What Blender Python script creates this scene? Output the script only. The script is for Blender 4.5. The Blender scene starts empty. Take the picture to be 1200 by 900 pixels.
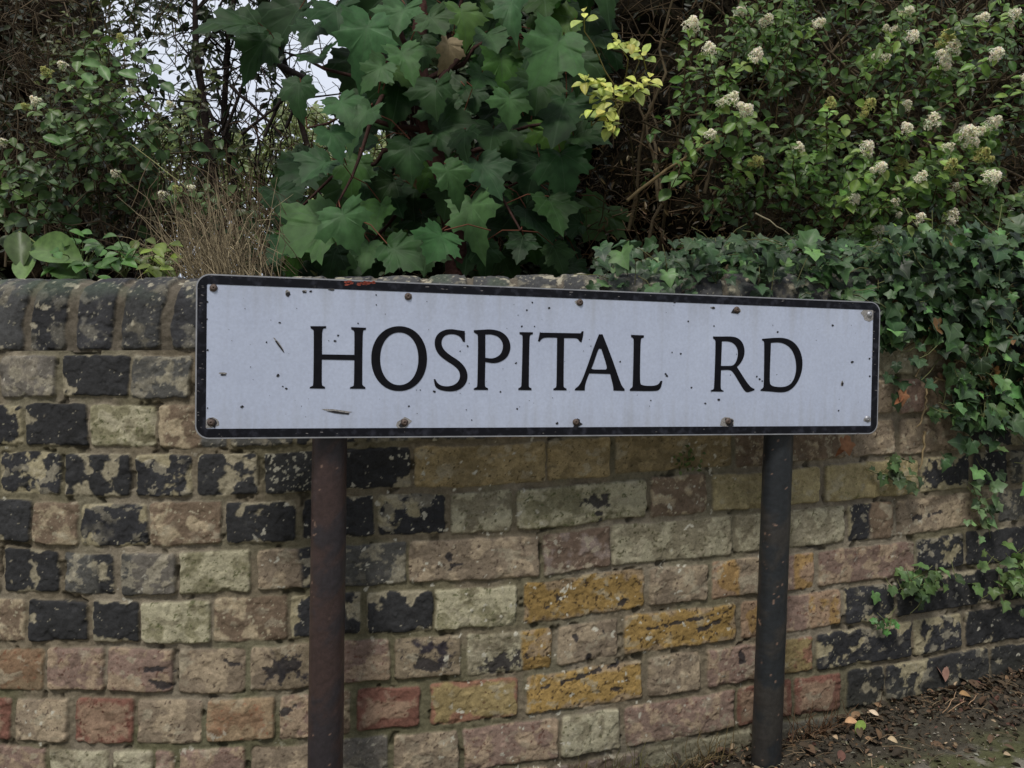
import bpy, bmesh, math, random
import numpy as np
from mathutils import Vector, Matrix
random.seed(7); RNG = np.random.default_rng(11)
sc = bpy.context.scene; COL = sc.collection
EYE = 0.61; F = 950.0; TH = math.atan(15/950)

# ------------------------------------------------------------------ camera, world, light
cam = bpy.data.cameras.new('camera'); cam.sensor_width = 36; cam.lens = F/1200*36
cam.clip_start = .02; cam.clip_end = 2000
co = bpy.data.objects.new('camera', cam); COL.objects.link(co)
co.location = (0, 0, EYE); co.rotation_euler = (math.pi/2+TH, 0, 0); sc.camera = co
W = bpy.data.worlds.new('World'); sc.world = W; W.use_nodes = True
nt = W.node_tree; sky = nt.nodes.new('ShaderNodeTexSky'); sky.sky_type = 'NISHITA'; sky.sun_disc = False
SUN_EL, SUN_ROT = math.radians(54), math.radians(200)
sky.sun_elevation = SUN_EL; sky.sun_rotation = SUN_ROT; sky.dust_density = 4.0; sky.air_density = 1.0; sky.ozone_density = 1.0
bg = nt.nodes['Background']; bg.inputs[1].default_value = SKY_STR = 0.108
# bright broken cloud over the clear sky
wtc = nt.nodes.new('ShaderNodeTexCoord'); wn = nt.nodes.new('ShaderNodeTexNoise'); wn.inputs['Scale'].default_value = 1.8; wn.inputs['Detail'].default_value = 7
nt.links.new(wtc.outputs['Generated'], wn.inputs['Vector'])
wr = nt.nodes.new('ShaderNodeMapRange'); wr.inputs['From Min'].default_value = .25; wr.inputs['From Max'].default_value = .6; wr.inputs['To Min'].default_value = .72; wr.inputs['To Max'].default_value = .95
nt.links.new(wn.outputs['Fac'], wr.inputs['Value'])
sep = nt.nodes.new('ShaderNodeSeparateXYZ'); nt.links.new(wtc.outputs['Generated'], sep.inputs[0])
zr = nt.nodes.new('ShaderNodeMapRange'); zr.inputs['From Min'].default_value = 0; zr.inputs['From Max'].default_value = 1; zr.inputs['To Min'].default_value = 0; zr.inputs['To Max'].default_value = 1
nt.links.new(sep.outputs['Z'], zr.inputs['Value'])
cc_ = nt.nodes.new('ShaderNodeMix'); cc_.data_type = 'RGBA'; cc_.inputs['A'].default_value = (5.6, 6.2, 7.4, 1); cc_.inputs['B'].default_value = (9.4, 9.7, 10.4, 1); nt.links.new(zr.outputs[0], cc_.inputs['Factor'])
wm_ = nt.nodes.new('ShaderNodeMix'); wm_.data_type = 'RGBA'; nt.links.new(wr.outputs[0], wm_.inputs['Factor']); nt.links.new(sky.outputs[0], wm_.inputs['A']); nt.links.new(cc_.outputs['Result'], wm_.inputs['B'])
yr = nt.nodes.new('ShaderNodeMapRange'); yr.inputs['From Min'].default_value = -.25; yr.inputs['From Max'].default_value = .45; yr.inputs['To Min'].default_value = .42; yr.inputs['To Max'].default_value = 1.05  # sky dimmed behind the camera, added to deepen the shadow under the sign
yz = nt.nodes.new('ShaderNodeMath'); yz.operation = 'MULTIPLY_ADD'; yz.inputs[1].default_value = .75; nt.links.new(sep.outputs['Z'], yz.inputs[0]); nt.links.new(sep.outputs['Y'], yz.inputs[2]); nt.links.new(yz.outputs[0], yr.inputs['Value'])
vs = nt.nodes.new('ShaderNodeVectorMath'); vs.operation = 'SCALE'; nt.links.new(wm_.outputs['Result'], vs.inputs[0]); nt.links.new(yr.outputs[0], vs.inputs['Scale'])
nt.links.new(vs.outputs[0], bg.inputs[0])
sl = bpy.data.lights.new('sun', 'SUN'); sl.energy = 2.05; sl.angle = math.radians(15); sl.color = (1, .95, .88)
so = bpy.data.objects.new('sun', sl); COL.objects.link(so)
# nishita: sun direction = (sin(rot), cos(rot)) * cos(el)
sd = Vector((math.sin(SUN_ROT)*math.cos(SUN_EL), math.cos(SUN_ROT)*math.cos(SUN_EL), math.sin(SUN_EL)))
so.rotation_euler = sd.to_track_quat('Z', 'Y').to_euler()
sc.view_settings.view_transform = 'Standard'; sc.view_settings.look = 'None'; sc.view_settings.exposure = 0

def ray(px, py):
    x = (px-600)/F; y = -(py-450)/F
    return np.array([x, math.cos(TH)-y*math.sin(TH), math.sin(TH)+y*math.cos(TH)])
def at(px, py, Y):
    d = ray(px, py); return np.array([d[0]*Y/d[1], Y, EYE+d[2]*Y/d[1]])

# ------------------------------------------------------------------ numpy noise
def _h(ix, iy, seed):
    n = (ix.astype(np.int64)*374761393 + iy.astype(np.int64)*668265263 + seed*974634777) & 0xffffffff
    n = ((n ^ (n >> 13))*1274126177) & 0xffffffff
    n = (n ^ (n >> 16)); n = (n*2246822519) & 0xffffffff; n = n ^ (n >> 15)
    return (n & 0xffffff)/float(0xffffff)
def vn(x, y, seed=0):
    ix = np.floor(x); iy = np.floor(y); fx = x-ix; fy = y-iy
    fx = fx*fx*(3-2*fx); fy = fy*fy*(3-2*fy)
    a = _h(ix, iy, seed); b = _h(ix+1, iy, seed); c = _h(ix, iy+1, seed); d = _h(ix+1, iy+1, seed)
    return (a*(1-fx)+b*fx)*(1-fy)+(c*(1-fx)+d*fx)*fy
def fbm(x, y, size, octv=4, seed=0):
    s = 0; amp = 1; t = 0
    for o in range(octv):
        c, q = math.cos(.7*o+.3), math.sin(.7*o+.3)
        u = (x*c-y*q)/size*2**o; v = (x*q+y*c)/size*2**o
        s = s+amp*vn(u+17.3*o, v+9.1*o, seed+o*13); t += amp; amp *= .55
    return s/t
def ss(a, b, x):
    t = np.clip((x-a)/(b-a), 0, 1); return t*t*(3-2*t)
def lin(c):
    c = np.array(c, float)/255
    return np.where(c <= .04045, c/12.92, ((c+.055)/1.055)**2.4)
ILL = .72
def alb(*c): return lin(c)/ILL


# ------------------------------------------------------------------ object helpers
def tag(o, label=None, cat=None, group=None, kind=None):
    if label: o['label'] = label
    if cat: o['category'] = cat
    if group: o['group'] = group
    if kind: o['kind'] = kind
    return o
def empty(name, loc, label, cat, group=None):
    o = bpy.data.objects.new(name, None); COL.objects.link(o); o.location = loc; o.empty_display_size = .05
    return tag(o, label, cat, group)
def link(name, me, mat, parent=None, label=None):
    o = bpy.data.objects.new(name, me); COL.objects.link(o)
    if mat is not None and len(me.materials) == 0: me.materials.append(mat)
    if parent is not None:
        o.parent = parent; o.matrix_parent_inverse = Matrix.Translation(parent.location).inverted()
    if label: o['label'] = label
    return o
def npmesh(name, V, Fc, col=None, uv=None, smooth=False):
    """V (n,3); Fc (m,k) array of equal sized faces or list of such arrays"""
    me = bpy.data.meshes.new(name)
    Fl = Fc if isinstance(Fc, list) else [Fc]
    Fl = [f for f in Fl if len(f)]
    me.vertices.add(len(V)); me.vertices.foreach_set('co', np.ascontiguousarray(V, dtype=np.float32).ravel())
    nl = sum(f.size for f in Fl); npoly = sum(len(f) for f in Fl)
    me.loops.add(nl); me.loops.foreach_set('vertex_index', np.concatenate([f.ravel() for f in Fl]).astype(np.int32))
    tot = np.concatenate([np.full(len(f), f.shape[1]) for f in Fl]).astype(np.int32)
    st = np.concatenate([[0], np.cumsum(tot)[:-1]]).astype(np.int32)
    me.polygons.add(npoly); me.polygons.foreach_set('loop_start', st); me.polygons.foreach_set('loop_total', tot)
    me.polygons.foreach_set('use_smooth', np.full(npoly, smooth))
    me.update(calc_edges=True)
    if col is not None:
        a = me.color_attributes.new('Col', 'FLOAT_COLOR', 'POINT')
        c = np.ones((len(V), 4), np.float32); c[:, :3] = col; a.data.foreach_set('color', c.ravel())
    if uv is not None:
        a = me.attributes.new('luv', 'FLOAT_VECTOR', 'POINT')
        c = np.zeros((len(V), 3), np.float32); c[:, :2] = uv; a.data.foreach_set('vector', c.ravel())
    return me

# ------------------------------------------------------------------ materials
def newmat(name):
    m = bpy.data.materials.new(name); m.use_nodes = True
    n = m.node_tree.nodes; b = n['Principled BSDF']; return m, m.node_tree, n, b
def vcol_mat(name, rough=.8, noise_scale=300, amt=.25, bump=.3, bdist=.0015, spec=.3, sc2=60):
    m, t, n, b = newmat(name)
    a = n.new('ShaderNodeAttribute'); a.attribute_name = 'Col'
    tc = n.new('ShaderNodeTexCoord')
    no = n.new('ShaderNodeTexNoise'); no.inputs['Scale'].default_value = noise_scale; no.inputs['Detail'].default_value = 6
    no2 = n.new('ShaderNodeTexNoise'); no2.inputs['Scale'].default_value = sc2; no2.inputs['Detail'].default_value = 5
    t.links.new(tc.outputs['Object'], no.inputs['Vector']); t.links.new(tc.outputs['Object'], no2.inputs['Vector'])
    ad = n.new('ShaderNodeMath'); ad.operation = 'ADD'; t.links.new(no.outputs['Fac'], ad.inputs[0]); t.links.new(no2.outputs['Fac'], ad.inputs[1])
    mr = n.new('ShaderNodeMapRange'); mr.inputs['From Min'].default_value = .6; mr.inputs['From Max'].default_value = 1.4
    mr.inputs['To Min'].default_value = 1-amt; mr.inputs['To Max'].default_value = 1+amt
    t.links.new(ad.outputs[0], mr.inputs['Value'])
    mx = n.new('ShaderNodeVectorMath'); mx.operation = 'SCALE'
    t.links.new(a.outputs['Color'], mx.inputs[0]); t.links.new(mr.outputs[0], mx.inputs['Scale'])
    t.links.new(mx.outputs[0], b.inputs['Base Color'])
    b.inputs['Roughness'].default_value = rough; b.inputs['Specular IOR Level'].default_value = spec
    if bump:
        bp = n.new('ShaderNodeBump'); bp.inputs['Strength'].default_value = bump; bp.inputs['Distance'].default_value = bdist
        t.links.new(ad.outputs[0], bp.inputs['Height']); t.links.new(bp.outputs[0], b.inputs['Normal'])
    return m
def leaf_mat(name, rough=.45, trans=.3, vein=0.0, spec=.35, nscale=60, veins=(0,), vw=.012, vcol=(.2, .3, .14)):
    m, t, n, b = newmat(name)
    a = n.new('ShaderNodeAttribute'); a.attribute_name = 'Col'
    tc = n.new('ShaderNodeTexCoord'); no = n.new('ShaderNodeTexNoise'); no.inputs['Scale'].default_value = nscale; no.inputs['Detail'].default_value = 4
    t.links.new(tc.outputs['Object'], no.inputs['Vector'])
    mr = n.new('ShaderNodeMapRange'); mr.inputs['From Min'].default_value = .3; mr.inputs['From Max'].default_value = .7
    mr.inputs['To Min'].default_value = .72; mr.inputs['To Max'].default_value = 1.25
    t.links.new(no.outputs['Fac'], mr.inputs['Value'])
    mx = n.new('ShaderNodeVectorMath'); mx.operation = 'SCALE'
    t.links.new(a.outputs['Color'], mx.inputs[0]); t.links.new(mr.outputs[0], mx.inputs['Scale'])
    colout = mx.outputs[0]
    if vein:
        lu = n.new('ShaderNodeAttribute'); lu.attribute_name = 'luv'
        best = None
        for ang in veins:
            # distance to a ray from the leaf base at angle ang (0 = tip direction, +y)
            d = n.new('ShaderNodeVectorMath'); d.operation = 'DOT_PRODUCT'; d.inputs[1].default_value = (math.cos(ang), -math.sin(ang), 0)
            t.links.new(lu.outputs['Vector'], d.inputs[0])
            ab = n.new('ShaderNodeMath'); ab.operation = 'ABSOLUTE'; t.links.new(d.outputs['Value'], ab.inputs[0])
            e = n.new('ShaderNodeVectorMath'); e.operation = 'DOT_PRODUCT'; e.inputs[1].default_value = (math.sin(ang), math.cos(ang), 0)
            t.links.new(lu.outputs['Vector'], e.inputs[0])
            lt = n.new('ShaderNodeMath'); lt.operation = 'LESS_THAN'; lt.inputs[1].default_value = 0; t.links.new(e.outputs['Value'], lt.inputs[0])
            ad = n.new('ShaderNodeMath'); ad.operation = 'ADD'; t.links.new(ab.outputs[0], ad.inputs[0]); t.links.new(lt.outputs[0], ad.inputs[1])
            if best is None: best = ad
            else:
                mi = n.new('ShaderNodeMath'); mi.operation = 'MINIMUM'; t.links.new(best.outputs[0], mi.inputs[0]); t.links.new(ad.outputs[0], mi.inputs[1]); best = mi
        vr = n.new('ShaderNodeMapRange'); vr.inputs['From Min'].default_value = 0; vr.inputs['From Max'].default_value = vw
        vr.inputs['To Min'].default_value = vein; vr.inputs['To Max'].default_value = 0
        t.links.new(best.outputs[0], vr.inputs['Value'])
        mc = n.new('ShaderNodeMix'); mc.data_type = 'RGBA'; t.links.new(vr.outputs[0], mc.inputs['Factor'])
        t.links.new(mx.outputs[0], mc.inputs['A']); mc.inputs['B'].default_value = (*vcol, 1); colout = mc.outputs['Result']
    t.links.new(colout, b.inputs['Base Color'])
    b.inputs['Roughness'].default_value = rough; b.inputs['Specular IOR Level'].default_value = spec
    tr = n.new('ShaderNodeBsdfTranslucent'); t.links.new(colout, tr.inputs['Color'])
    ms = n.new('ShaderNodeMixShader'); ms.inputs[0].default_value = trans
    t.links.new(b.outputs[0], ms.inputs[1]); t.links.new(tr.outputs[0], ms.inputs[2])
    t.links.new(ms.outputs[0], n['Material Output'].inputs['Surface'])
    return m
def flat_mat(name, c, rough=.5, metal=0, spec=.4, amt=.15, scale=40, bump=0, c2=None, thr=(.45, .6)):
    m, t, n, b = newmat(name)
    tc = n.new('ShaderNodeTexCoord'); no = n.new('ShaderNodeTexNoise'); no.inputs['Scale'].default_value = scale; no.inputs['Detail'].default_value = 8
    t.links.new(tc.outputs['Object'], no.inputs['Vector'])
    cr = n.new('ShaderNodeValToRGB'); c = np.array(c)
    cr.color_ramp.elements[0].position = thr[0] if c2 is not None else .3; cr.color_ramp.elements[1].position = thr[1] if c2 is not None else .7
    A = c*(1-amt); B = np.array(c2) if c2 is not None else c*(1+amt)
    cr.color_ramp.elements[0].color = (*A, 1); cr.color_ramp.elements[1].color = (*B, 1)
    t.links.new(no.outputs['Fac'], cr.inputs[0]); t.links.new(cr.outputs[0], b.inputs['Base Color'])
    b.inputs['Roughness'].default_value = rough; b.inputs['Metallic'].default_value = metal; b.inputs['Specular IOR Level'].default_value = spec
    if bump:
        bp = n.new('ShaderNodeBump'); bp.inputs['Strength'].default_value = bump; bp.inputs['Distance'].default_value = .001
        t.links.new(no.outputs['Fac'], bp.inputs['Height']); t.links.new(bp.outputs[0], b.inputs['Normal'])
    return m

# ------------------------------------------------------------------ tubes and leaves
def tube_arrays(pts, rad, sides=5):
    pts = np.asarray(pts, float); n = len(pts); rad = np.broadcast_to(np.asarray(rad, float), (n,))
    tg = np.gradient(pts, axis=0); tg /= np.linalg.norm(tg, axis=1)[:, None]+1e-12
    ref = np.array([0, 0, 1.]) if abs(tg[0, 2]) < .8 else np.array([0, 1., 0])
    V = []
    for i in range(n):
        u = np.cross(tg[i], ref); u /= np.linalg.norm(u)+1e-12; w = np.cross(u, tg[i])
        a = np.arange(sides)/sides*2*math.pi
        V.append(pts[i]+rad[i]*(np.cos(a)[:, None]*u+np.sin(a)[:, None]*w))
    V = np.concatenate(V); Fq = []
    for i in range(n-1):
        for k in range(sides):
            Fq.append((i*sides+k, i*sides+(k+1) % sides, (i+1)*sides+(k+1) % sides, (i+1)*sides+k))
    return V, np.array(Fq)
class Batch:
    def __init__(s): s.V = []; s.F = {}; s.C = []; s.U = []; s.n = 0
    def add(s, V, F, c, uv=None):
        V = np.asarray(V); s.V.append(V)
        for f in (F if isinstance(F, list) else [F]):
            if len(f): s.F.setdefault(f.shape[1], []).append(f+s.n)
        c = np.asarray(c, float); s.C.append(np.broadcast_to(c, (len(V), 3)))
        s.U.append(np.zeros((len(V), 2)) if uv is None else uv); s.n += len(V)
    def tube(s, pts, rad, c, sides=4):
        V, Fq = tube_arrays(pts, rad, sides); s.add(V, Fq, c)
    def mesh(s, name, smooth=True):
        return npmesh(name, np.concatenate(s.V), [np.concatenate(f) for f in s.F.values()], np.concatenate(s.C), np.concatenate(s.U), smooth)
    def build(s, name, mat, parent=None, label=None, smooth=True):
        if not s.n: return None
        return link(name, s.mesh(name, smooth), mat, parent, label)
def frame(nrm, tip):
    """matrices whose columns are x, tip(y), normal(z)"""
    nrm = nrm/np.linalg.norm(nrm, axis=1)[:, None]
    tip = tip-nrm*np.sum(tip*nrm, axis=1)[:, None]; tip /= np.linalg.norm(tip, axis=1)[:, None]+1e-9
    x = np.cross(tip, nrm); return np.stack([x, tip, nrm], 2)
def leaves(batch, tmpl, pos, nrm, tip, size, col, bend=None):
    """tmpl = (V(n,3), list of face arrays, shade(n)); one merged set"""
    T, Fs, sh = tmpl; N = len(pos)
    if N == 0: return
    R = frame(np.asarray(nrm, float), np.asarray(tip, float)); size = np.broadcast_to(size, (N,))
    L = np.broadcast_to(T, (N, *T.shape)).copy()
    b = RNG.uniform(-.35, .15, N) if bend is None else bend
    L[:, :, 2] += b[:, None]*(L[:, :, 1]**2)                  # droop along the midrib
    L[:, :, 2] += RNG.uniform(-.3, .3, N)[:, None]*L[:, :, 0]*L[:, :, 1]
    L[:, :, 2] += RNG.uniform(.1, .5, N)[:, None]*np.abs(L[:, :, 0])
    V = np.einsum('nij,nvj->nvi', R, L*size[:, None, None])+np.asarray(pos)[:, None, :]
    nv = len(T)
    Fa = [(f[None]+(np.arange(N)*nv)[:, None, None]).reshape(-1, f.shape[1]) for f in Fs]
    C = np.asarray(col, float)
    if C.ndim == 1: C = np.broadcast_to(C, (N, 3))
    C = (C[:, None, :]*sh[None, :, None]).reshape(-1, 3)
    batch.add(V.reshape(-1, 3), Fa, C, np.tile(T[:, :2], (N, 1)))
def fan(outline, centre=(0, .4), shade_c=1.15, zc=0.0):
    o = np.array(outline, float); n = len(o)
    V = np.zeros((n+1, 3)); V[:n, :2] = o; V[n, :2] = centre; V[n, 2] = zc
    Fa = np.array([(i, (i+1) % n, n) for i in range(n)])
    sh = np.ones(n+1); sh[n] = shade_c
    return V, [Fa], sh
def mirror(half): return half+[(-x, y) for x, y in reversed(half) if x > 1e-6]
# sycamore / maple leaf: base at (0,0), 5 toothed lobes
maple_half = [(0, .02), (.06, -.06), (.16, -.1), (.3, -.07), (.34, .0), (.47, .02), (.42, .1), (.46, .19), (.41, .20), (.40, .28), (.47, .33), (.5, .42), (.62, .52),
              (.5, .55), (.47, .63), (.36, .6), (.30, .59), (.25, .63), (.29, .72), (.22, .76), (.2, .86), (.1, .88), (.0, 1.02)]
def star_leaf(outline, ridges=True):
    """fan around the base so lobes can crease between veins"""
    o = np.array(outline, float); n = len(o)
    ring = o*.55+np.array([0, .11])
    V = np.zeros((2*n+1, 3)); V[:n, :2] = o; V[n:2*n, :2] = ring; V[2*n, :2] = (0, .2)
    r = np.hypot(o[:, 0], o[:, 1]-.2); k = (r-r.mean())/r.std()
    V[:n, 2] = -.03*np.abs(k)+RNG.uniform(-.012, .012, n); V[n:2*n, 2] = .02*k
    Fq = np.array([(i, (i+1) % n, n+(i+1) % n, n+i) for i in range(n)]); Ft = np.array([(n+i, n+(i+1) % n, 2*n) for i in range(n)])
    sh = np.ones(2*n+1); sh[:n] = .95; sh[n:2*n] = 1+.07*k; sh[2*n] = 1.1
    return V, [Fq, Ft], sh
T_MAPLE = star_leaf(mirror(maple_half))
def warp(half, k, kx, sk):
    o = [(x*kx*(1+k*math.sin(7*y+3*x)), y*(1+k*.6*math.cos(5*x))) for x, y in mirror(half)]
    return [(x+sk*y*(1-y)*.6+RNG.uniform(-.012, .012), y+RNG.uniform(-.012, .012)) for x, y in o]
T_MAPLES = [star_leaf(warp(maple_half, .05, 1.0, .1)), star_leaf(warp(maple_half, .08, .9, -.15)), star_leaf(warp(maple_half, -.06, 1.12, .06)), star_leaf(warp([(x*.93, y) for x, y in maple_half], .1, 1.02, .22))]
T_IVY = star_leaf(mirror([(0, .05), (.12, -.1), (.3, -.09), (.43, .03), (.38, .18), (.37, .28), (.47, .38), (.52, .52), (.4, .56), (.27, .62), (.17, .78), (0, .98)]))
def oval(w, n=5, pt=.0):
    half = [(0, 0)]+[(w*math.sin(math.pi*(i/n))**.8*(1-pt*i/n), i/n) for i in range(1, n)]+[(0, 1)]
    o = np.array(mirror(half)); m = len(o)
    V = np.zeros((m+1, 3)); V[:m, :2] = o; V[m, :2] = (0, .5)
    V[:m, 2] = np.abs(V[:m, 0])*.25; sh = np.ones(m+1); sh[m] = 1.12
    return V, [np.array([(i, (i+1) % m, m) for i in range(m)])], sh
T_OVAL = oval(.27); T_OBO = oval(.33, 5, -.2); T_SPEAR = oval(.17, 5, .25); T_BROAD = oval(.29, 8, .15)
T_TINY = (np.array([[0, 0, 0], [.3, .5, .08], [0, 1, 0], [-.3, .5, .08]]), [np.array([(0, 1, 2, 3)])], np.ones(4))
def jit(c, n, s=.18, hs=.06):
    k = RNG.normal(1, s, n).clip(.4, 1.8)
    return np.asarray(c)[None]*k[:, None]*RNG.normal(1, hs, (n, 3)).clip(.7, 1.3)
def rdir(n, base, spread):
    d = np.asarray(base, float)[None]+RNG.normal(0, spread, (n, 3)); return d/np.linalg.norm(d, axis=1)[:, None]

# ------------------------------------------------------------------ the wall: plan curve and levels
PX = np.array([0, 133, 300, 577, 830, 1010, 1100, 1180.]); DD = np.array([1.257, 1.243, 1.243, 1.295, 1.397, 1.478, 1.526, 1.583])
wx = (PX-600)/F*DD; wy = DD
wx = np.concatenate([[-3.2, -2.2, -1.5, -1.12], wx, [1.5, 2.2, 3.2]]); wy = np.concatenate([[2.6, 1.95, 1.5, 1.33], wy, [1.745, 1.98, 2.35]])
tt = np.linspace(-3.2, 3.2, 3201); yy = np.interp(tt, wx, wy)
kk = np.exp(-np.linspace(-2, 2, 241)**2); kk /= kk.sum(); pad = np.pad(yy, 120, mode='reflect', reflect_type='odd'); yy = np.convolve(pad, kk, 'valid')
arc = np.concatenate([[0], np.cumsum(np.hypot(np.diff(tt), np.diff(yy)))]); arc -= np.interp(0, tt, arc)
def wall_xy(s): return np.interp(s, arc, tt), np.interp(s, arc, yy)
def wall_nrm(s):
    x1, y1 = wall_xy(s-.004); x2, y2 = wall_xy(s+.004); dx, dy = x2-x1, y2-y1; L = np.hypot(dx, dy); return dy/L, -dx/L
def s_of_px(px):
    k = (px-600)/F; g = tt/yy; return np.interp(np.interp(k, g, tt), tt, arc)
def z0_of_s(s):
    x, _ = wall_xy(s)
    return EYE+np.interp(x, [-3, -.61, -.35, -.031, .338, .643, .967, 3.2], [.066, .068, .070, .080, .097, .112, .1235, .21])
def ground_z(x):
    x = np.asarray(x, float); return -.04+np.where(x < 0, .09*np.tanh(x), .18*np.tanh(x/2))

# brick kinds: main, patch, patch fraction, speck, speck fraction, edge bias   (colours as seen, in sRGB)
KIND = {
 'bk': ((49, 49, 50), (140, 132, 112), .13, (140, 134, 118), .008, .20),
 'bkp': ((49, 49, 51), (144, 135, 110), .33, (150, 145, 125), .03, .22),
 'bks': ((52, 52, 52), (150, 145, 130), .05, (160, 156, 140), .10, .12),
 'dg': ((78, 77, 74), (130, 124, 108), .10, (140, 135, 120), .02, .15),
 'gy': ((104, 99, 92), (125, 118, 106), .2, (150, 145, 130), .03, .05),
 'G': ((124, 117, 98), (152, 146, 124), .38, (80, 78, 56), .05, .0),
 'GG': ((124, 119, 95), (157, 151, 127), .42, (84, 86, 58), .06, .0),
 'T': ((124, 111, 95), (150, 135, 114), .30, (72, 60, 52), .03, .0),
 'BR': ((108, 93, 78), (152, 138, 115), .14, (160, 152, 130), .03, .1),
 'OL': ((122, 108, 80), (140, 124, 92), .3, (70, 60, 42), .03, .0),
 'YO': ((142, 130, 98), (152, 140, 106), .3, (110, 105, 70), .02, .0),
 'P': ((128, 108, 97), (154, 135, 114), .35, (100, 72, 62), .03, .0),
 'R': ((122, 86, 74), (146, 124, 104), .34, (90, 50, 42), .03, -.25),
 'O': ((130, 106, 84), (140, 122, 98), .4, (134, 96, 74), .04, .0),
 'Y': ((140, 115, 70), (136, 118, 94), .06, (54, 42, 32), .085, .16),
 'YR': ((138, 122, 86), (132, 98, 80), .04, (80, 60, 44), .02, .35),
 'OG': ((140, 114, 76), (138, 116, 96), .3, (70, 50, 40), .05, .2),
 'RB': ((106, 90, 78), (132, 118, 110), .30, (150, 135, 120), .04, -.1),
 'DS': ((120, 108, 90), (52, 48, 52), .22, (44, 40, 42), .03, -.15),
}
# rows below the coping: photo columns of each brick's ends, kind, and (optional) second kind from a fraction of its length
ROWS = {
 1: [(0, 65, 'gy'), (73, 151, 'bk'), (153, 222, 'dg'), (228, 300, 'bk')],
 2: [(-40, 26, 'bkp'), (30, 103, 'bk'), (106, 184, 'GG'), (187, 268, 'BR', 'dg', .6), (273, 345, 'dg'), (350, 420, 'bk'), (1000, 1050, 'T'), (1055, 1127, 'P')],
 3: [(-60, -5, 'bk'), (0, 71, 'bkp'), (76, 155, 'bk'), (161, 226, 'bkp'), (232, 303, 'bk'), (311, 385, 'bks'), (390, 481, 'bk'), (485, 640, 'OL'), (642, 715, 'OL'), (721, 858, 'OL'), (863, 905, 'BR'), (910, 993, 'BR'), (1000, 1050, 'T'), (1055, 1128, 'T'), (1132, 1215, 'bkp')],
 4: [(-60, -35, 'bk'), (-30, 39, 'bk'), (40, 93, 'BR'), (96, 174, 'bkp'), (177, 260, 'BR'), (265, 348, 'bk'), (356, 438, 'bk'), (442, 522, 'bkp'), (529, 600, 'G'), (605, 757, 'GG'), (762, 828, 'BR'), (834, 960, 'YO'), (966, 1077, 'YO'), (1079, 1136, 'bkp'), (1140, 1180, 'bk'), (1185, 1260, 'dg')],
 5: [(-70, 0, 'T'), (5, 71, 'bk'), (77, 135, 'dg', 'bk', .6), (144, 207, 'dg', 'gy', .3), (211, 294, 'GG'), (302, 375, 'T', 'bk', .72), (380, 477, 'dg'), (480, 632, 'T'), (636, 715, 'RB'), (716, 857, 'G'), (861, 989, 'G'), (993, 1048, 'bkp', 'BR', .45), (1052, 1162, 'T'), (1170, 1250, 'dg')],
 6: [(-60, -36, 'bk'), (-32, 30, 'BR'), (34, 103, 'bk'), (109, 164, 'bk'), (166, 247, 'GG'), (250, 337, 'BR'), (341, 375, 'bkp'), (380, 424, 'bk'), (431, 509, 'bk'), (511, 605, 'GG'), (614, 754, 'Y'), (760, 828, 'T'), (833, 893, 'OG', 'T', .55), (897, 953, 'P', 'OG', .55), (959, 1071, 'P'), (1073, 1128, 'bkp'), (1132, 1260, 'bk')],
 7: [(-70, -6, 'P'), (-3, 51, 'O'), (56, 123, 'P'), (127, 204, 'P'), (210, 287, 'T'), (293, 375, 'T', 'DS', .35), (380, 459, 'P'), (464, 540, 'DS'), (547, 648, 'G', 'Y', .63), (655, 723, 'T'), (731, 860, 'Y'), (867, 912, 'OG'), (916, 985, 'P', 'OG', .45), (989, 1044, 'bkp'), (1048, 1170, 'bk'), (1175, 1260, 'bk')],
 8: [(-60, 14, 'R'), (19, 81, 'T'), (89, 158, 'R'), (162, 239, 'T'), (245, 324, 'O'), (330, 375, 'P'), (380, 412, 'BR'), (419, 493, 'R'), (505, 607, 'YR'), (618, 753, 'Y'), (760, 820, 'T'), (828, 950, 'P', 'YR', .5), (955, 1066, 'bkp'), (1070, 1124, 'bkp'), (1130, 1240, 'bk')],
 9: [(-60, -5, 'T'), (0, 55, 'P'), (60, 128, 'G'), (134, 182, 'G'), (184, 207, 'P'), (213, 290, 'P'), (296, 375, 'T'), (380, 456, 'gy'), (463, 538, 'T'), (544, 656, 'P'), (659, 726, 'G'), (732, 861, 'P'), (864, 926, 'R'), (929, 984, 'R'), (991, 1035, 'bk'), (1037, 1156, 'bkp'), (1160, 1250, 'bk')],
 10: [(-60, 10, 'P'), (15, 90, 'T'), (96, 170, 'P'), (176, 250, 'R'), (256, 330, 'T'), (336, 410, 'P'), (416, 540, 'T'), (548, 644, 'P'), (650, 748, 'RB'), (756, 880, 'G'), (885, 1000, 'gy'), (1004, 1065, 'G'), (1070, 1180, 'gy')],
}
def fill_row(k, s0, s1, res):
    """ordinary bond beyond / behind what the photograph shows"""
    s = s0+random.uniform(-.1, 0); i = k
    while s < s1:
        L = .102 if (i % 2 or random.random() < .3) else .215
        kind = random.choice(['bk', 'bk', 'dg', 'bkp', 'G', 'T', 'BR'] if k < 6 else ['P', 'T', 'G', 'R', 'YR', 'BR'])
        e0, e1 = max(s, s0), min(s+L, s1)
        if e1-e0 > .03: res.append((e0, e1, kind, None, 0))
        s += L+.011; i += 1
BR = {}
for k in range(1, 12):
    tr = [(float(s_of_px(b[0])), float(s_of_px(b[1])), b[2], b[3] if len(b) > 3 else None, b[4] if len(b) > 4 else 0) for b in ROWS.get(k, [])]
    res = list(tr); tr.sort(); cur = -3.0
    for b in tr:
        if b[0]-cur > .045: fill_row(k, cur, b[0]-.011, res)
        cur = b[1]+.011
    fill_row(k, cur, 3.1, res); BR[k] = res

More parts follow.
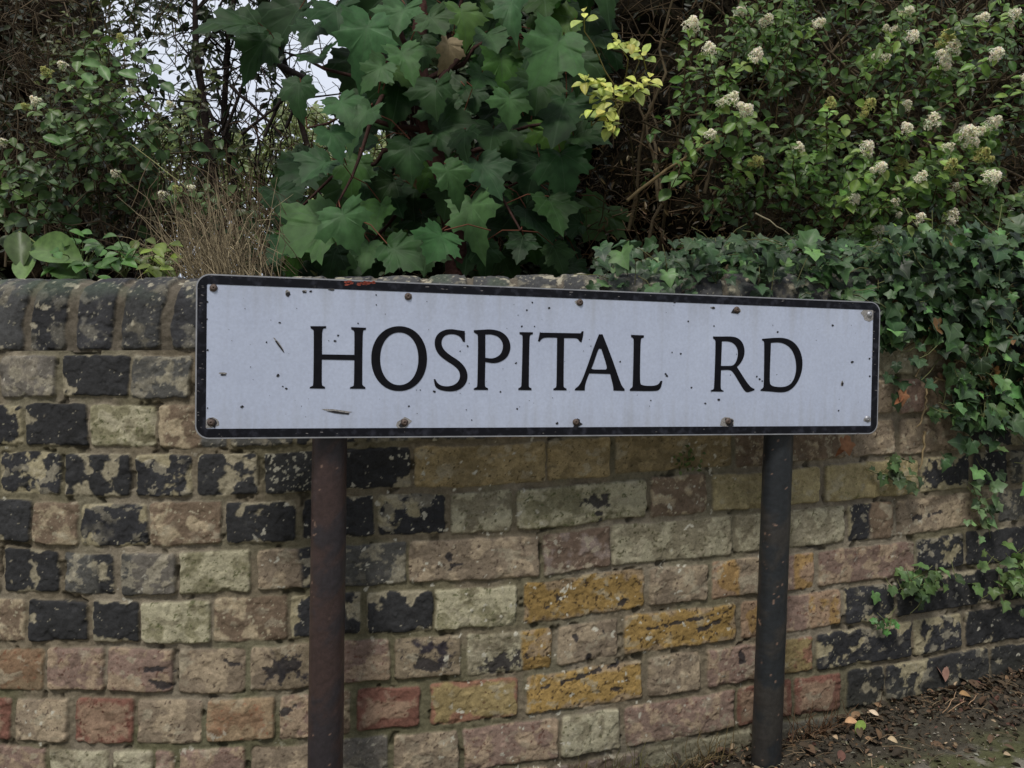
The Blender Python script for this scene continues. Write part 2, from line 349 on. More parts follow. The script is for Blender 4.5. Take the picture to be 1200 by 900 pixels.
def axis(lo, a, b, hi, fine, coarse):
    return np.unique(np.round(np.concatenate([np.arange(lo, a, coarse), np.arange(a, b, fine), np.arange(b, hi, coarse)]), 5))
sF0, sF1 = float(s_of_px(-25)), float(s_of_px(1225))
SA = axis(-3.0, sF0, sF1, 3.1, .0017, .008)

def grid_faces(nr, nc):
    i = np.arange(nr-1)[:, None]*nc+np.arange(nc-1)[None]; i = i.ravel()
    return np.stack([i, i+1, i+nc+1, i+nc], 1)

def paint_brick(S, V, colr, h, s0, s1, v0, v1, kind, kind2, split, seed, extra_round=.004, shear=0):
    """S,V: distorted coordinates of the window; writes colour and height in place"""
    r = extra_round
    dx = np.maximum(s0-S, S-s1); dy = np.maximum(v0-V, V-v1)
    qx = np.maximum(dx+r*1.5, 0); qy = np.maximum(dy+r*1.5, 0)
    d = -(np.hypot(qx, qy)+np.minimum(np.maximum(dx+r*1.5, dy+r*1.5), 0)-r*1.5)
    m = ss(-.0006, .0014, d)
    A, B, fr, C, cf, eb = [np.array(x, float) if isinstance(x, tuple) else x for x in KIND[kind]]
    A, B, C = alb(*A), alb(*B), alb(*C)
    rs = random.Random(seed); k = rs.gauss(1, .07)
    n1 = fbm(S, V, .022, 5, seed); n2 = fbm(S, V, .006, 3, seed+5); n3 = fbm(S, V, .045, 3, seed+9)
    if kind2:
        A2, B2, fr2, C2, cf2, eb2 = [np.array(x, float) if isinstance(x, tuple) else x for x in KIND[kind2]]
        w = ss(-.004, .004, S-(s0+(s1-s0)*split)+(n3-.5)*.03)[..., None]
        A = A*(1-w)+alb(*A2)*w; B = B*(1-w)+alb(*B2)*w; C = C*(1-w)+alb(*C2)*w
        w = w[..., 0]; fr = fr*(1-w)+fr2*w; eb = eb*(1-w)+eb2*w; cf = cf*(1-w)+cf2*w
    q = n1+eb*np.exp(-np.maximum(d, 0)/.006)*(n2*1.2+.1)
    isb = kind[:2] == 'bk'; soft = .022 if isb else .06; th0 = .765 if isb else .68
    if isb:
        q = .74*fbm(S, V, .036, 2, seed)+.26*fbm(S, V, .010, 3, seed+2)+(eb+.12)*np.exp(-np.maximum(d, 0)/.0045)*(fbm(S, V, .028, 2, seed+6)*2.2-.55)
    pm = ss(th0-.42*fr-soft, th0-.42*fr+soft, q)
    if kind in ('Y', 'YR', 'OG', 'R', 'O'):
        rim = {'Y': .0045, 'YR': .004, 'OG': .008, 'R': .009, 'O': .012}[kind]; f = ss(rim+.004, rim-.003, d+(n1-.5)*.035+(n3-.5)*.03)
        pm = f if kind != 'R' else (1-f)*.8
        if kind == 'O': pm = np.maximum(pm*.8, 0)
    sm = ss(.80-cf*1.2, .83-cf*1.2, fbm(S, V, .0045, 2, seed+3)-(.05 if kind in ('bk', 'bkp') else 0))
    base = A*(1+(n3-.5)*.5)[..., None] if A.ndim == 1 else A*(1+(n3-.5)*.5)[..., None]
    c = base*(1-pm[..., None])+B*(.85+.3*n2[..., None])*pm[..., None]
    c = c*(1-sm[..., None]*.85)+C*sm[..., None]*.85; c = c*(.86+.28*fbm(S, V, .003, 2, seed+41)[..., None])*(.88+.24*fbm(S, V, .011, 3, seed+43)[..., None])
    c = c*k
    if kind not in ('bk', 'bks', 'cp', 'cpb'):
        fl = ss(.60, .63, fbm(S, V*1.3, .018, 4, seed+31))*ss(.35, .6, n3)*.5; c = c*(1-fl[..., None])+np.minimum(alb(160, 152, 132)*(.8+.4*n2[..., None]), 1)*fl[..., None]
    # darker stained streaks in the softer bricks
    if kind in ('T', 'P', 'G', 'O', 'GG', 'Y', 'R'):
        st = ss(.68, .73, fbm(S*.55, V*1.5, .02, 4, seed+21))*.55
        c = c*(1-st[..., None])+c*np.array([.45, .42, .4])*st[..., None]
    edge_dark = 1-.22*np.exp(-np.maximum(d, 0)/.002); c = c*(1-.20*ss(.55, .57, fbm(S, V, .02, 4, seed+57))*ss(.545, .60, 1.12-fbm(S, V, .02, 4, seed+57)))[..., None]
    c = c*edge_dark[..., None]*.88*np.array([.985, 1.0, 1.0])  # brick faces darken towards their edges
    tilt = rs.uniform(-.016, .016); lift = rs.uniform(-.0015, .0022)
    hh = lift+tilt*(S-(s0+s1)/2)+(n3-.5)*.004+(n1-.5)*.0022+(n2-.5)*.0014
    if kind[:2] == 'bk': hh = hh-pm*.0008
    hh = hh-.0018*np.exp(-np.maximum(d, 0)/.0022)-.004*ss(.60, .74, fbm(S, V, .03, 3, seed+51))*np.exp(-np.maximum(d, 0)/.010)-.0011*ss(.54, .58, fbm(S, V, .02, 4, seed+57))
    colr[:] = colr*(1-m[..., None])+c*m[..., None]
    h[:] = h*(1-m)+hh*m

def make_wall():
    # brickwork ---------------------------------------------------------
    VA = np.arange(-.86, .0051, .0017)
    S, V = np.meshgrid(SA, VA)
    wS = S+(fbm(S, V, .02, 3, 3)-.5)*.006+(fbm(S, V, .12, 2, 31)-.5)*.008; wV = V+(fbm(S, V, .02, 3, 4)-.5)*.0055+(fbm(S, V, .16, 2, 14)-.5)*.010
    n = fbm(S, V, .03, 5, 60); n2 = fbm(S, V, .006, 3, 61); n3 = fbm(S, V, .15, 3, 62)
    mort = alb(102, 94, 79)*(.70+.60*n[..., None])*(.82+.36*n2[..., None]); pg = ss(.52, .60, fbm(S, V, .22, 3, 69))[..., None]*.45; mort = mort*(1-pg)+alb(126, 119, 106)*(.8+.4*n[..., None])*pg
    low = ss(-.25, -.6, V)*ss(.15, -.4, S)
    mg = (ss(.5, .62, n3+.1*low)*(.35+.3*low))[..., None]; mort = mort*(1-mg)+alb(78, 80, 56)*mg
    h = -.0046+(n-.5)*.0042+(n2-.5)*.0022+(n3-.5)*.004
    hole = ss(.66, .74, fbm(S, V, .028, 3, 66)); h = h-hole*.004; mort = mort*(1-.55*hole[..., None])
    col = mort.copy()
    for k, lst in BR.items():
        for j, (s0, s1, kd, kd2, sp) in enumerate(lst):
            v0, v1 = -.075*k+.0045+random.uniform(-.0015, .0015), -.075*(k-1)-.0055+random.uniform(-.0015, .0015)
            if v1 < -.86: continue
            i0, i1 = np.searchsorted(SA, [s0-.02, s1+.02]); j0, j1 = np.searchsorted(VA, [v0-.02, v1+.02])
            if i1-i0 < 2 or j1-j0 < 2: continue
            paint_brick(wS[j0:j1, i0:i1], wV[j0:j1, i0:i1], col[j0:j1, i0:i1], h[j0:j1, i0:i1], s0, s1, v0, v1, kd, kd2, sp, k*97+j*7+int((s0+4)*31))
    # soot and bitumen splashes seen on single bricks
    for px, py, rx, ry, an in ((697, 587, 14, 6, 0), (702, 602, 5, 3, .1), (703, 609, 3, 3, 0), (531, 663, 8, 3, 0), (527, 653, 3, 6, .2), (800, 728, 44, 2.2, .08), (826, 735, 14, 3, .3), (683, 792, 40, 2.4, .15), (187, 784, 15, 4, 0), (190, 802, 12, 4, -.1), (272, 777, 11, 3, -.3), (336, 784, 20, 13, .2), (498, 775, 18, 9, -.2), (588, 778, 22, 9, .1), (1095, 602, 10, 2, .2), (1075, 607, 6, 3, .2), (868, 770, 5, 8, 0), (338, 832, 10, 5, .2), (675, 750, 3, 6, 0), (707, 740, 2, 5, .3), (690, 770, 3, 4, .5), (723, 809, 5, 3, 0), (655, 702, 5, 3, 0), (642, 712, 3, 3, 0), (730, 706, 6, 3, .5)):
        ps = float(s_of_px(px)); xw, yw = wall_xy(ps); b_ = -(py-450)/F; zz_ = EYE+(math.sin(TH)+b_*math.cos(TH))/(math.cos(TH)-b_*math.sin(TH))*float(yw)
        pv = zz_-float(z0_of_s(ps)); k_ = float(yw)/F; i0, i1 = np.searchsorted(SA, [ps-rx*k_*2.2, ps+rx*k_*2.2]); j0, j1 = np.searchsorted(VA, [pv-(ry+rx*.3)*k_*2.5, pv+(ry+rx*.3)*k_*2.5])
        if i1 <= i0 or j1 <= j0: continue
        S_, V_ = S[j0:j1, i0:i1]-ps, V[j0:j1, i0:i1]-pv; u_ = (S_*math.cos(an)+V_*math.sin(an))/(rx*k_); w_ = (-S_*math.sin(an)+V_*math.cos(an))/(ry*k_)
        mk = ss(1.15, .85, np.hypot(u_, w_)+(fbm(S_+px, V_, .008, 4, int(px))-.5)*2.6)[..., None]*.92
        col[j0:j1, i0:i1] = col[j0:j1, i0:i1]*(1-mk)+alb(44, 42, 44)*mk; h[j0:j1, i0:i1] -= .0008*mk[..., 0]
    # damp and grime near the ground and below the coping
    X, Y = wall_xy(SA); nx, ny = wall_nrm(SA); Z = z0_of_s(SA)[None]+V
    gz = ground_z(X)[None]; damp = ss(.12, .0, Z-gz)*.45*(n3+.5)
    col = col*(1-damp[..., None])+alb(60, 60, 48)*damp[..., None]
    lich = ss(.77, .79, fbm(S, V, .011, 3, 71))*ss(.4, .6, fbm(S, V, .2, 2, 72)); col = col*(1-lich[..., None])+alb(165, 162, 148)*lich[..., None]
    P = np.stack([np.broadcast_to(X, S.shape)+nx*h, np.broadcast_to(Y, S.shape)+ny*h, Z], 2)
    root = empty('brick_wall', (0, 1.3, 0), 'curved old brick wall of black painted, buff, red and yellow bricks behind the street sign', 'wall')
    wm = vcol_mat('weathered_brick', rough=.88, noise_scale=420, amt=.32, bump=.42, bdist=.0012, spec=.2, sc2=110)
    link('brickwork', npmesh('brickwork', P.reshape(-1, 3), grid_faces(*S.shape), col.reshape(-1, 3), None, True), wm, root)
    # coping: headers on edge with a rounded shoulder --------------------
    R = .05
    VB = np.concatenate([np.arange(.005, .19, .0017), np.arange(.19, .56, .012)])
    S, V = np.meshgrid(SA, VB)
    sh = .014*ss(.03, .16, V)*(fbm(S, V*0, .3, 2, 80)+.6)
    wS = S-sh+(fbm(S, V, .03, 3, 83)-.5)*.009; wV = V+(fbm(S, V, .03, 3, 84)-.5)*.006
    n = fbm(S, V, .03, 5, 90); n2 = fbm(S, V, .006, 3, 91); n3 = fbm(S, V, .09, 3, 92)
    col = alb(86, 80, 70)*(.75+.5*n[..., None])*(.85+.3*n2[..., None]); h = -.005+(n-.5)*.006+(n2-.5)*.002
    e = [(-29, 24), (32, 73), (87, 129), (139, 187), (199, 245)]
    bricks = [(float(s_of_px(a)), float(s_of_px(b))) for a, b in e]
    s = bricks[-1][1]+.012
    while s < 3.05: w = .065+random.uniform(-.004, .004); bricks.append((s, s+w)); s += w+random.uniform(.009, .014)
    s = bricks[0][0]-.012
    while s > -2.95: bricks.append((s-.065, s)); s -= .077
    for j, (s0, s1) in enumerate(bricks):
        i0, i1 = np.searchsorted(SA, [s0-.035, s1+.04]);
        if i1-i0 < 2: continue
        paint_brick(wS[:, i0:i1], wV[:, i0:i1], col[:, i0:i1], h[:, i0:i1], s0, s1, .0085, .43, random.Random(j*5).choice(['cp', 'cp', 'cpb']), None, 0, 900+j*11, .006)
    lt = (ss(.725, .79, fbm(S, V, .016, 4, 95)+.12*ss(.05, .11, V)-.03))[..., None]*.8
    col = col*(1-lt)+alb(150, 144, 126)*(.85+.3*n2[..., None])*lt
    gt = (ss(.5, .7, fbm(S, V, .05, 3, 97))*ss(.07, .12, V))[..., None]*.5; col = col*(1-gt)+alb(66, 78, 62)*gt
    # profile
    v = VB; H1 = .076
    off = np.where(v < H1, 0, np.where(v < H1+R*math.pi/2, R*(1-np.cos(np.clip((v-H1)/R, 0, math.pi/2))), np.minimum(R+(v-H1-R*math.pi/2), .215)))
    ztop = H1+R
    zz = np.where(v < H1, v, np.where(v < H1+R*math.pi/2, H1+R*np.sin(np.clip((v-H1)/R, 0, math.pi/2)), ztop-np.maximum(0, (v-H1-R*math.pi/2)-.165)))
    g = np.clip((v-H1)/R, 0, math.pi/2); cn, sn = np.cos(g)[:, None], np.sin(g)[:, None]
    cr = (n3-.5)*.008
    X, Y = wall_xy(SA); nx, ny = wall_nrm(SA)
    P = np.stack([X-nx*off[:, None]+nx*(h+cr)*cn, Y-ny*off[:, None]+ny*(h+cr)*cn, z0_of_s(SA)[None]+zz[:, None]-.004+(h+cr*.6)*sn], 2)
    link('coping', npmesh('coping', P.reshape(-1, 3), grid_faces(*S.shape), col.reshape(-1, 3), None, True), wm, root, 'rounded coping of dark bricks set on edge')
KIND['cp'] = ((66, 66, 66), (100, 96, 86), .12, (140, 135, 120), .02, .1)
KIND['cpb'] = ((54, 54, 56), (96, 93, 86), .12, (140, 135, 120), .015, .1)
make_wall()
def wall_pt(px, py, out):
    """world point on the wall face seen at a photo position, pushed out by 'out' metres (arrays ok)"""
    px = np.atleast_1d(px).astype(float); py = np.atleast_1d(py).astype(float)
    s = s_of_px(px); x, y = wall_xy(s); nx, ny = wall_nrm(s)
    b = -(py-450)/F; dy = math.cos(TH)-b*math.sin(TH); dz = math.sin(TH)+b*math.cos(TH)
    z = EYE+dz/dy*y
    return np.stack([x+nx*out, y+ny*out, z], 1), np.stack([nx, ny, np.zeros_like(nx)], 1)

# ------------------------------------------------------------------ ground and bank
def make_ground():
    xs = np.unique(np.round(np.concatenate([np.linspace(-90, -4, 24), np.arange(-4, .2, .06), np.arange(.2, 1.6, .005), np.arange(1.6, 4, .06), np.linspace(4, 90, 24)]), 4))
    ys = np.unique(np.round(np.concatenate([np.linspace(-90, -2, 20), np.arange(-2, 1.1, .08), np.arange(1.1, 1.9, .005), np.arange(1.9, 3, .1), np.linspace(3, 200, 20)]), 4))
    X, Y = np.meshgrid(xs, ys)
    wl = np.interp(X, tt, yy); d = wl-Y
    Z = ground_z(X)+.028*ss(.3, .85, X)*ss(.16, .0, d+(fbm(X, Y, .05, 3, 201)-.5)*.05)
    near = ss(.7, .3, np.abs(d-.1))
    Z = Z+near*((fbm(X, Y, .03, 4, 202)-.5)*.012+(fbm(X, Y, .008, 2, 203)-.5)*.005)
    n = fbm(X, Y, .04, 5, 205); n2 = fbm(X, Y, .009, 3, 206); n3 = fbm(X, Y, .25, 3, 207)
    c = alb(116, 112, 102)*(.75+.5*n2[..., None])
    g = ss(.42, .62, n+.25*ss(.4, .12, d)-.08)[..., None]; c = c*(1-g)+alb(72, 73, 50)*(.7+.6*n2[..., None])*g
    b = ss(.2, .1, d+(n-.5)*.12)[..., None]; c = c*(1-b)+alb(60, 56, 48)*(.7+.6*n2[..., None])*b
    o = link('ground', npmesh('ground', np.stack([X, Y, Z], 2).reshape(-1, 3), grid_faces(*X.shape), c.reshape(-1, 3), None, True), vcol_mat('mossy_asphalt', .9, 350, .4, .7, .003, .2, 90))
    tag(o, kind='structure')
    # the raised ground retained by the wall
    xs = np.concatenate([np.linspace(-60, -3.3, 12), np.arange(-3.2, 3.2, .05), np.linspace(3.3, 60, 12)]); r = np.concatenate([np.arange(.14, 2, .06), np.linspace(2.1, 90, 24)])
    X, Rr = np.meshgrid(xs, r); Y = np.interp(X, tt, yy)+Rr
    Z = EYE+np.interp(X, [-3, -.61, .338, .967, 3.2], [.066, .068, .097, .1235, .21])+.075+(fbm(X, Y, .3, 4, 220)-.5)*.08*ss(.1, .5, Rr)+.02*Rr.clip(0, 3)
    n = fbm(X, Y, .05, 4, 221)[..., None]; c = alb(52, 44, 34)*(.6+.8*n)
    gg = ss(1.5, 3.5, Rr)[..., None]; c = c*(1-gg)+alb(74, 84, 48)*gg
    o = link('soil_bank', npmesh('soil_bank', np.stack([X, Y, Z], 2).reshape(-1, 3), grid_faces(*X.shape), c.reshape(-1, 3), None, True), vcol_mat('bank_soil', .95, 120, .4, .8, .004, .1, 40))
    tag(o, kind='structure')
make_ground()
def bank_z(x): return EYE+np.interp(x, [-3, -.61, .338, .967, 3.2], [.066, .068, .097, .1235, .21])+.075

# ------------------------------------------------------------------ the street sign
PA = np.array([.09674779, 1.22948773, .05141674+EYE]); YAW, TILT, ROLL, SW, SH = .26182466, .03662188, .00553817, 1.0808, .222
MR = Matrix.Rotation(YAW, 3, 'Z') @ Matrix.Rotation(TILT, 3, 'X') @ Matrix.Rotation(ROLL, 3, 'Y')
RM = np.array(MR)
def to_plate(px, py):
    d = ray(px, py); nn = RM[:, 1]; t = np.dot(PA-np.array([0, 0, EYE]), nn)/np.dot(d, nn)
    q = (np.array([0, 0, EYE])+d*t-PA) @ RM; return q[0], q[2]
def smooth_poly(pts, iters=3, ang=48):
    pts = [np.array(p, float) for p in pts]
    sharp = []
    n = len(pts)
    for i in range(n):
        a = pts[i]-pts[i-1]; b = pts[(i+1) % n]-pts[i]
        c = abs(math.degrees(math.atan2(a[0]*b[1]-a[1]*b[0], a @ b))); sharp.append(c > ang)
    for _ in range(iters):
        q, sq = [], []; n = len(pts)
        for i in range(n):
            p = pts[i]
            if sharp[i]: q.append(p); sq.append(True)
            else:
                q.append(p*.75+pts[i-1]*.25); sq.append(False); q.append(p*.75+pts[(i+1) % n]*.25); sq.append(False)
        pts, sharp = q, sq
    return pts
def plate_poly(name, loops, y, thick, mat, parent, label=None):
    """filled outline (with holes) standing proud of the plate; coordinates in the plate's own plane"""
    cu = bpy.data.curves.new(name, 'CURVE'); cu.dimensions = '2D'; cu.fill_mode = 'BOTH'; cu.extrude = thick/2
    for lp in loops:
        sp = cu.splines.new('POLY'); sp.points.add(len(lp)-1); sp.use_cyclic_u = True
        for i, p in enumerate(lp): sp.points[i].co = (p[0], p[1], 0, 1)
    tmp = bpy.data.objects.new('tmp', cu); COL.objects.link(tmp)
    dg = bpy.context.evaluated_depsgraph_get(); me = bpy.data.meshes.new_from_object(tmp.evaluated_get(dg))
    bpy.data.objects.remove(tmp); bpy.data.curves.remove(cu); me.name = name
    for v in me.vertices: v.co = (v.co.x, y-v.co.z, v.co.y)
    me.materials.clear(); o = bpy.data.objects.new(name, me); COL.objects.link(o); me.materials.append(mat)
    o.parent = parent
    if label: o['label'] = label
    return o
def rrect(w, h, r, n=8):
    pts = []
    for cx, cy, a0 in ((w/2-r, h/2-r, 0), (-w/2+r, h/2-r, 90), (-w/2+r, -h/2+r, 180), (w/2-r, -h/2+r, 270)):
        for i in range(n+1):
            a = math.radians(a0+90*i/n); pts.append((cx+r*math.cos(a), cy+r*math.sin(a)))
    return pts
GLY = {
 'H': ((350, 370, 1200/220), [[(75,67),(175,67),(175,80),(158,82),(152,95),(149,120),(149,247),(355,250),(356,110),(352,95),(335,86),(335,73),(430,77),(428,90),(413,93),(408,115),(405,430),(408,445),(425,456),(425,467),(327,466),(328,457),(350,448),(353,430),(355,284),(148,280),(147,430),(150,445),(168,455),(168,466),(70,464),(72,455),(90,447),(94,430),(97,110),(93,90),(76,80)]]),
 'O': ((350, 370, 1200/220), None),
 'S': ((350, 370, 1200/220), [[(1060,98),(1062,168),(1048,165),(1035,138),(1005,120),(965,117),(930,128),(912,155),(912,190),(930,222),(970,255),(1020,285),(1060,325),(1079,370),(1075,420),(1045,462),(1000,482),(950,484),(900,474),(872,455),(866,430),(862,405),(872,405),(885,430),(910,447),(950,452),(990,444),(1020,420),(1032,385),(1022,348),(990,317),(930,280),(890,245),(868,200),(868,150),(890,112),(930,90),(975,85),(1020,92)]]),
 'P': ((550, 375, 5), [[(25,60),(75,57),(125,54),(180,65),(220,95),(240,140),(237,185),(215,225),(175,248),(140,254),(92,246),(89,380),(93,393),(108,400),(108,410),(25,409),(25,400),(42,393),(46,380),(50,110),(46,85),(25,72)], [(92,85),(130,84),(170,98),(193,130),(196,165),(183,200),(155,220),(125,226),(92,221)]]),
 'I': ((550, 375, 5), [[(292,71),(370,72),(370,83),(355,88),(350,105),(346,380),(348,393),(362,400),(362,411),(285,410),(285,400),(300,393),(304,380),(311,105),(307,88),(292,82)]]),
 'T': ((550, 375, 5), [[(412,68),(415,74),(650,78),(657,66),(667,67),(663,100),(655,130),(645,128),(635,112),(620,106),(553,106),(549,385),(553,395),(567,402),(567,412),(490,411),(491,402),(505,395),(509,380),(512,104),(440,102),(420,112),(410,127),(400,124)]]),
 'A': ((550, 375, 5), [[(757,84),(778,84),(830,215),(880,360),(893,390),(907,404),(906,415),(842,413),(840,385),(822,316),(700,313),(683,355),(675,385),(674,413),(615,412),(617,402),(640,385),(660,350),(700,240),(725,165)], [(757,168),(771,170),(800,260),(803,283),(797,290),(720,290),(713,283),(725,255),(748,185)]]),
 'L': ((550, 375, 5), [[(945,87),(1020,90),(1020,102),(1005,108),(1000,125),(996,360),(1003,378),(1025,385),(1075,386),(1105,378),(1117,357),(1128,356),(1123,385),(1112,408),(1090,417),(938,415),(938,404),(952,395),(955,380),(961,120),(957,106),(945,100)]]),
 'R': ((800, 380, 7.5), [[(262,107),(330,108),(430,106),(485,122),(525,165),(541,230),(532,290),(505,340),(472,375),(510,435),(565,520),(600,558),(627,567),(622,580),(565,600),(540,588),(500,525),(450,440),(425,408),(400,400),(332,403),(328,555),(335,575),(355,584),(353,592),(242,590),(243,580),(265,572),(272,555),(285,160),(278,135),(262,125)], [(340,150),(400,150),(445,168),(475,210),(482,260),(470,320),(445,358),(415,366),(332,365)]]),
 'D': ((800, 380, 7.5), [[(692,128),(750,123),(840,117),(910,125),(970,155),(1020,215),(1047,300),(1047,390),(1020,480),(975,550),(920,590),(860,600),(780,592),(678,584),(680,573),(700,560),(708,540),(712,180),(708,150),(692,140)], [(770,164),(830,158),(890,170),(945,210),(980,280),(994,370),(985,450),(955,515),(910,545),(860,552),(800,548),(770,535),(757,510)]]),
}
def make_sign():
    root = empty('street_sign', tuple(PA), 'white street name plate with black border reading HOSPITAL RD on two metal posts', 'street sign')
    root.rotation_mode = 'QUATERNION'; root.rotation_quaternion = MR.to_quaternion()
    m, t, n, b = newmat('sign_white')
    tc = n.new('ShaderNodeTexCoord'); no = n.new('ShaderNodeTexNoise'); no.inputs['Scale'].default_value = 7; no.inputs['Detail'].default_value = 8; no.inputs['Roughness'].default_value = .65
    no2 = n.new('ShaderNodeTexNoise'); no2.inputs['Scale'].default_value = 260; no2.inputs['Detail'].default_value = 3
    t.links.new(tc.outputs['Object'], no.inputs['Vector']); t.links.new(tc.outputs['Object'], no2.inputs['Vector'])
    cr = n.new('ShaderNodeValToRGB'); cr.color_ramp.elements[0].position = .25; cr.color_ramp.elements[1].position = .75
    cr.color_ramp.elements[0].color = (.57, .64, .82, 1); cr.color_ramp.elements[1].color = (.66, .74, .93, 1); t.links.new(no.outputs['Fac'], cr.inputs[0])
    mx = n.new('ShaderNodeMix'); mx.data_type = 'RGBA'; mx.blend_type = 'MULTIPLY'; mx.inputs['Factor'].default_value = .25
    mp = n.new('ShaderNodeMapping'); mp.inputs['Scale'].default_value = (38, 1, 2.2); t.links.new(tc.outputs['Object'], mp.inputs['Vector'])
    no3 = n.new('ShaderNodeTexNoise'); no3.inputs['Scale'].default_value = 1.6; no3.inputs['Detail'].default_value = 6; t.links.new(mp.outputs[0], no3.inputs['Vector'])
    sx = n.new('ShaderNodeSeparateXYZ'); t.links.new(tc.outputs['Object'], sx.inputs[0])
    az = n.new('ShaderNodeMath'); az.operation = 'ABSOLUTE'; t.links.new(sx.outputs['Z'], az.inputs[0])
    ez = n.new('ShaderNodeMapRange'); ez.inputs['From Min'].default_value = .05; ez.inputs['From Max'].default_value = .102; ez.inputs['To Min'].default_value = 0.0; ez.inputs['To Max'].default_value = .22; t.links.new(az.outputs[0], ez.inputs['Value'])
    sa = n.new('ShaderNodeMath'); sa.operation = 'ADD'; t.links.new(no3.outputs['Fac'], sa.inputs[0]); t.links.new(ez.outputs[0], sa.inputs[1])
    sr = n.new('ShaderNodeMapRange'); sr.inputs['From Min'].default_value = .55; sr.inputs['From Max'].default_value = .95; sr.inputs['To Min'].default_value = 0; sr.inputs['To Max'].default_value = .34; t.links.new(sa.outputs[0], sr.inputs['Value'])
    gm = n.new('ShaderNodeMix'); gm.data_type = 'RGBA'; t.links.new(sr.outputs[0], gm.inputs['Factor']); t.links.new(cr.outputs[0], gm.inputs['A']); gm.inputs['B'].default_value = (.36, .36, .34, 1)
    t.links.new(gm.outputs['Result'], mx.inputs['A']); t.links.new(no2.outputs['Fac'], mx.inputs['B']); t.links.new(mx.outputs['Result'], b.inputs['Base Color'])
    b.inputs['Roughness'].default_value = .42; b.inputs['Specular IOR Level'].default_value = .35
    MW = m
    MB = flat_mat('sign_black', (.008, .009, .016), .45, spec=.25, amt=.4, scale=90, c2=(.03, .032, .045), thr=(.5, .7)); ML = flat_mat('letter_black', (.006, .006, .009), .6, spec=.15, amt=.3, scale=120)
    MS = flat_mat('bare_aluminium', (.42, .43, .46), .5, .6, scale=80)
    MR_ = flat_mat('rusty_steel', (.12, .09, .075), .7, .3, amt=.5, scale=300, bump=.4)
    plate_poly('plate', [rrect(SW, SH, .018)], .0, .003, MW, root)
    plate_poly('border', [rrect(SW-.0030, SH-.0030, .0165), rrect(SW-.027, SH-.027, .0015, 2)], -.00178, .0003, MB, root, 'black painted border of the sign')
    plate_poly('edge', [rrect(SW+.0006, SH+.0006, .0183), rrect(SW-.0030, SH-.0030, .0165)], -.0002, .0036, MS, root, 'thin bare metal edge of the sign')
    for ch, (o, loops) in GLY.items():
        ox, oy, k = o
        if ch == 'O':
            loops = []
            for cx, cy, rx, ry, p in ((641, 274, 178, 207, 2.1), (642, 275, 122, 168, 2.1)):
                loops.append([(cx+rx*math.copysign(abs(math.cos(a))**(2/p), math.cos(a)), cy+ry*math.copysign(abs(math.sin(a))**(2/p), math.sin(a))) for a in np.linspace(0, 2*math.pi, 64, endpoint=False)])
        else: loops = [smooth_poly(l, 2) for l in loops]
        plate_poly('letter', [[to_plate(ox+x/k, oy+y/k) for x, y in l] for l in loops], -.00190, .0003, ML, root, 'black serif letter '+ch)
    # chips, dents and scratches in the paint
    MC = flat_mat('paint_chip', (.02, .02, .024), .8, amt=.4, scale=500); ring = flat_mat('chipped_edge', (.30, .29, .28), .7, amt=.5, scale=700)
    MD = flat_mat('dirt_smear', (.16, .15, .15), .8, amt=.4, scale=600)
    def blob(px, py, r, ang=0, asp=1, jag=.3, seed=0):
        rr = random.Random(seed); pts = []
        for i in range(10):
            a = i/10*2*math.pi; q = r*(1+rr.uniform(-jag, jag)); x, y = q*asp*math.cos(a), q*math.sin(a)
            pts.append(to_plate(px+x*math.cos(ang)-y*math.sin(ang), py+x*math.sin(ang)+y*math.cos(ang)))
        return pts
    S1 = [(192,148,2),(365,147,2),(308,195,4),(264,260,4),(211,343,2),(302,371,6),(318,408,3),(330,415,5),(182,476,6),(388,92,5),(412,90,5),(425,75,6),(630,102,3),(631,135,3),(570,197,3),(503,238,4),(493,256,5),(472,255,2),(740,474,4),(950,520,3),(932,486,2),(1102,483,4),(1134,153,4),(1152,127,3),(1117,207,4),(1160,207,3),(1098,330,4),(936,273,4),(911,290,3),(1046,426,4),(800,124,2),(778,420,3),(765,420,2),(825,425,5),(67,125,4),(65,183,3),(67,286,4),(67,480,3)]
    S2 = [(66,146,4),(10,127,3),(205,273,2),(303,325,4),(406,455,3),(477,294,3),(506,299,4),(460,372,5),(455,366,4),(542,412,4),(588,465,4),(634,452,6),(617,206,3),(531,190,4),(485,127,4),(770,133,4),(830,226,4),(1014,204,5),(1079,326,5),(1034,489,4),(1137,315,4),(1138,374,4),(93,531,5),(672,370,2),(760,375,4),(770,384,4),(778,390,3)]
    dk, lt = [], []
    k = 1200/420
    for i, (x, y, r) in enumerate(S1): dk.append(blob(220+x/k, 310+y/k, r/k*.72, random.uniform(-.6, .6), random.uniform(1, 1.5), .3, i))
    for i, (x, y, r) in enumerate(S2): dk.append(blob(620+x/k, 310+y/k, r/k*.72, random.uniform(-.6, .6), random.uniform(1, 1.5), .3, i+60))
    for j, (x, y, r, an, asp) in enumerate([(327.5, 405.5, 1.3, .95, 9.5), (396, 482.8, 1.4, .12, 13), (337, 344, 3.0, 1.4, 1.3), (261.5, 438.6, 1.0, .05, 5), (357, 342, .9, 0, 3.5), (388, 339.3, .9, .05, 6), (835, 360.5, 1.3, .1, 2.2), (986, 449.3, 1.5, 1.6, 2.3)]):
        lt.append(blob(x, y-1.2 if asp > 3 else y, r*1.0, an, asp*.96, .25, j+200)); dk.append(blob(x+.4, y+.6, r*.9, an, asp*.8, .3, j+300))
    for j in range(60):    # fine grit
        dk.append(blob(random.uniform(245, 1015), random.uniform(345, 492), random.uniform(.25, .5), 0, 1, .3, j+500))
    SCR = [(250.5, 337.5), (478, 347.5), (679, 354.5), (862.5, 363), (1018, 368.5), (247.5, 495), (474, 495), (674.3, 494.5), (852.5, 493.6), (1015.3, 490.3)]
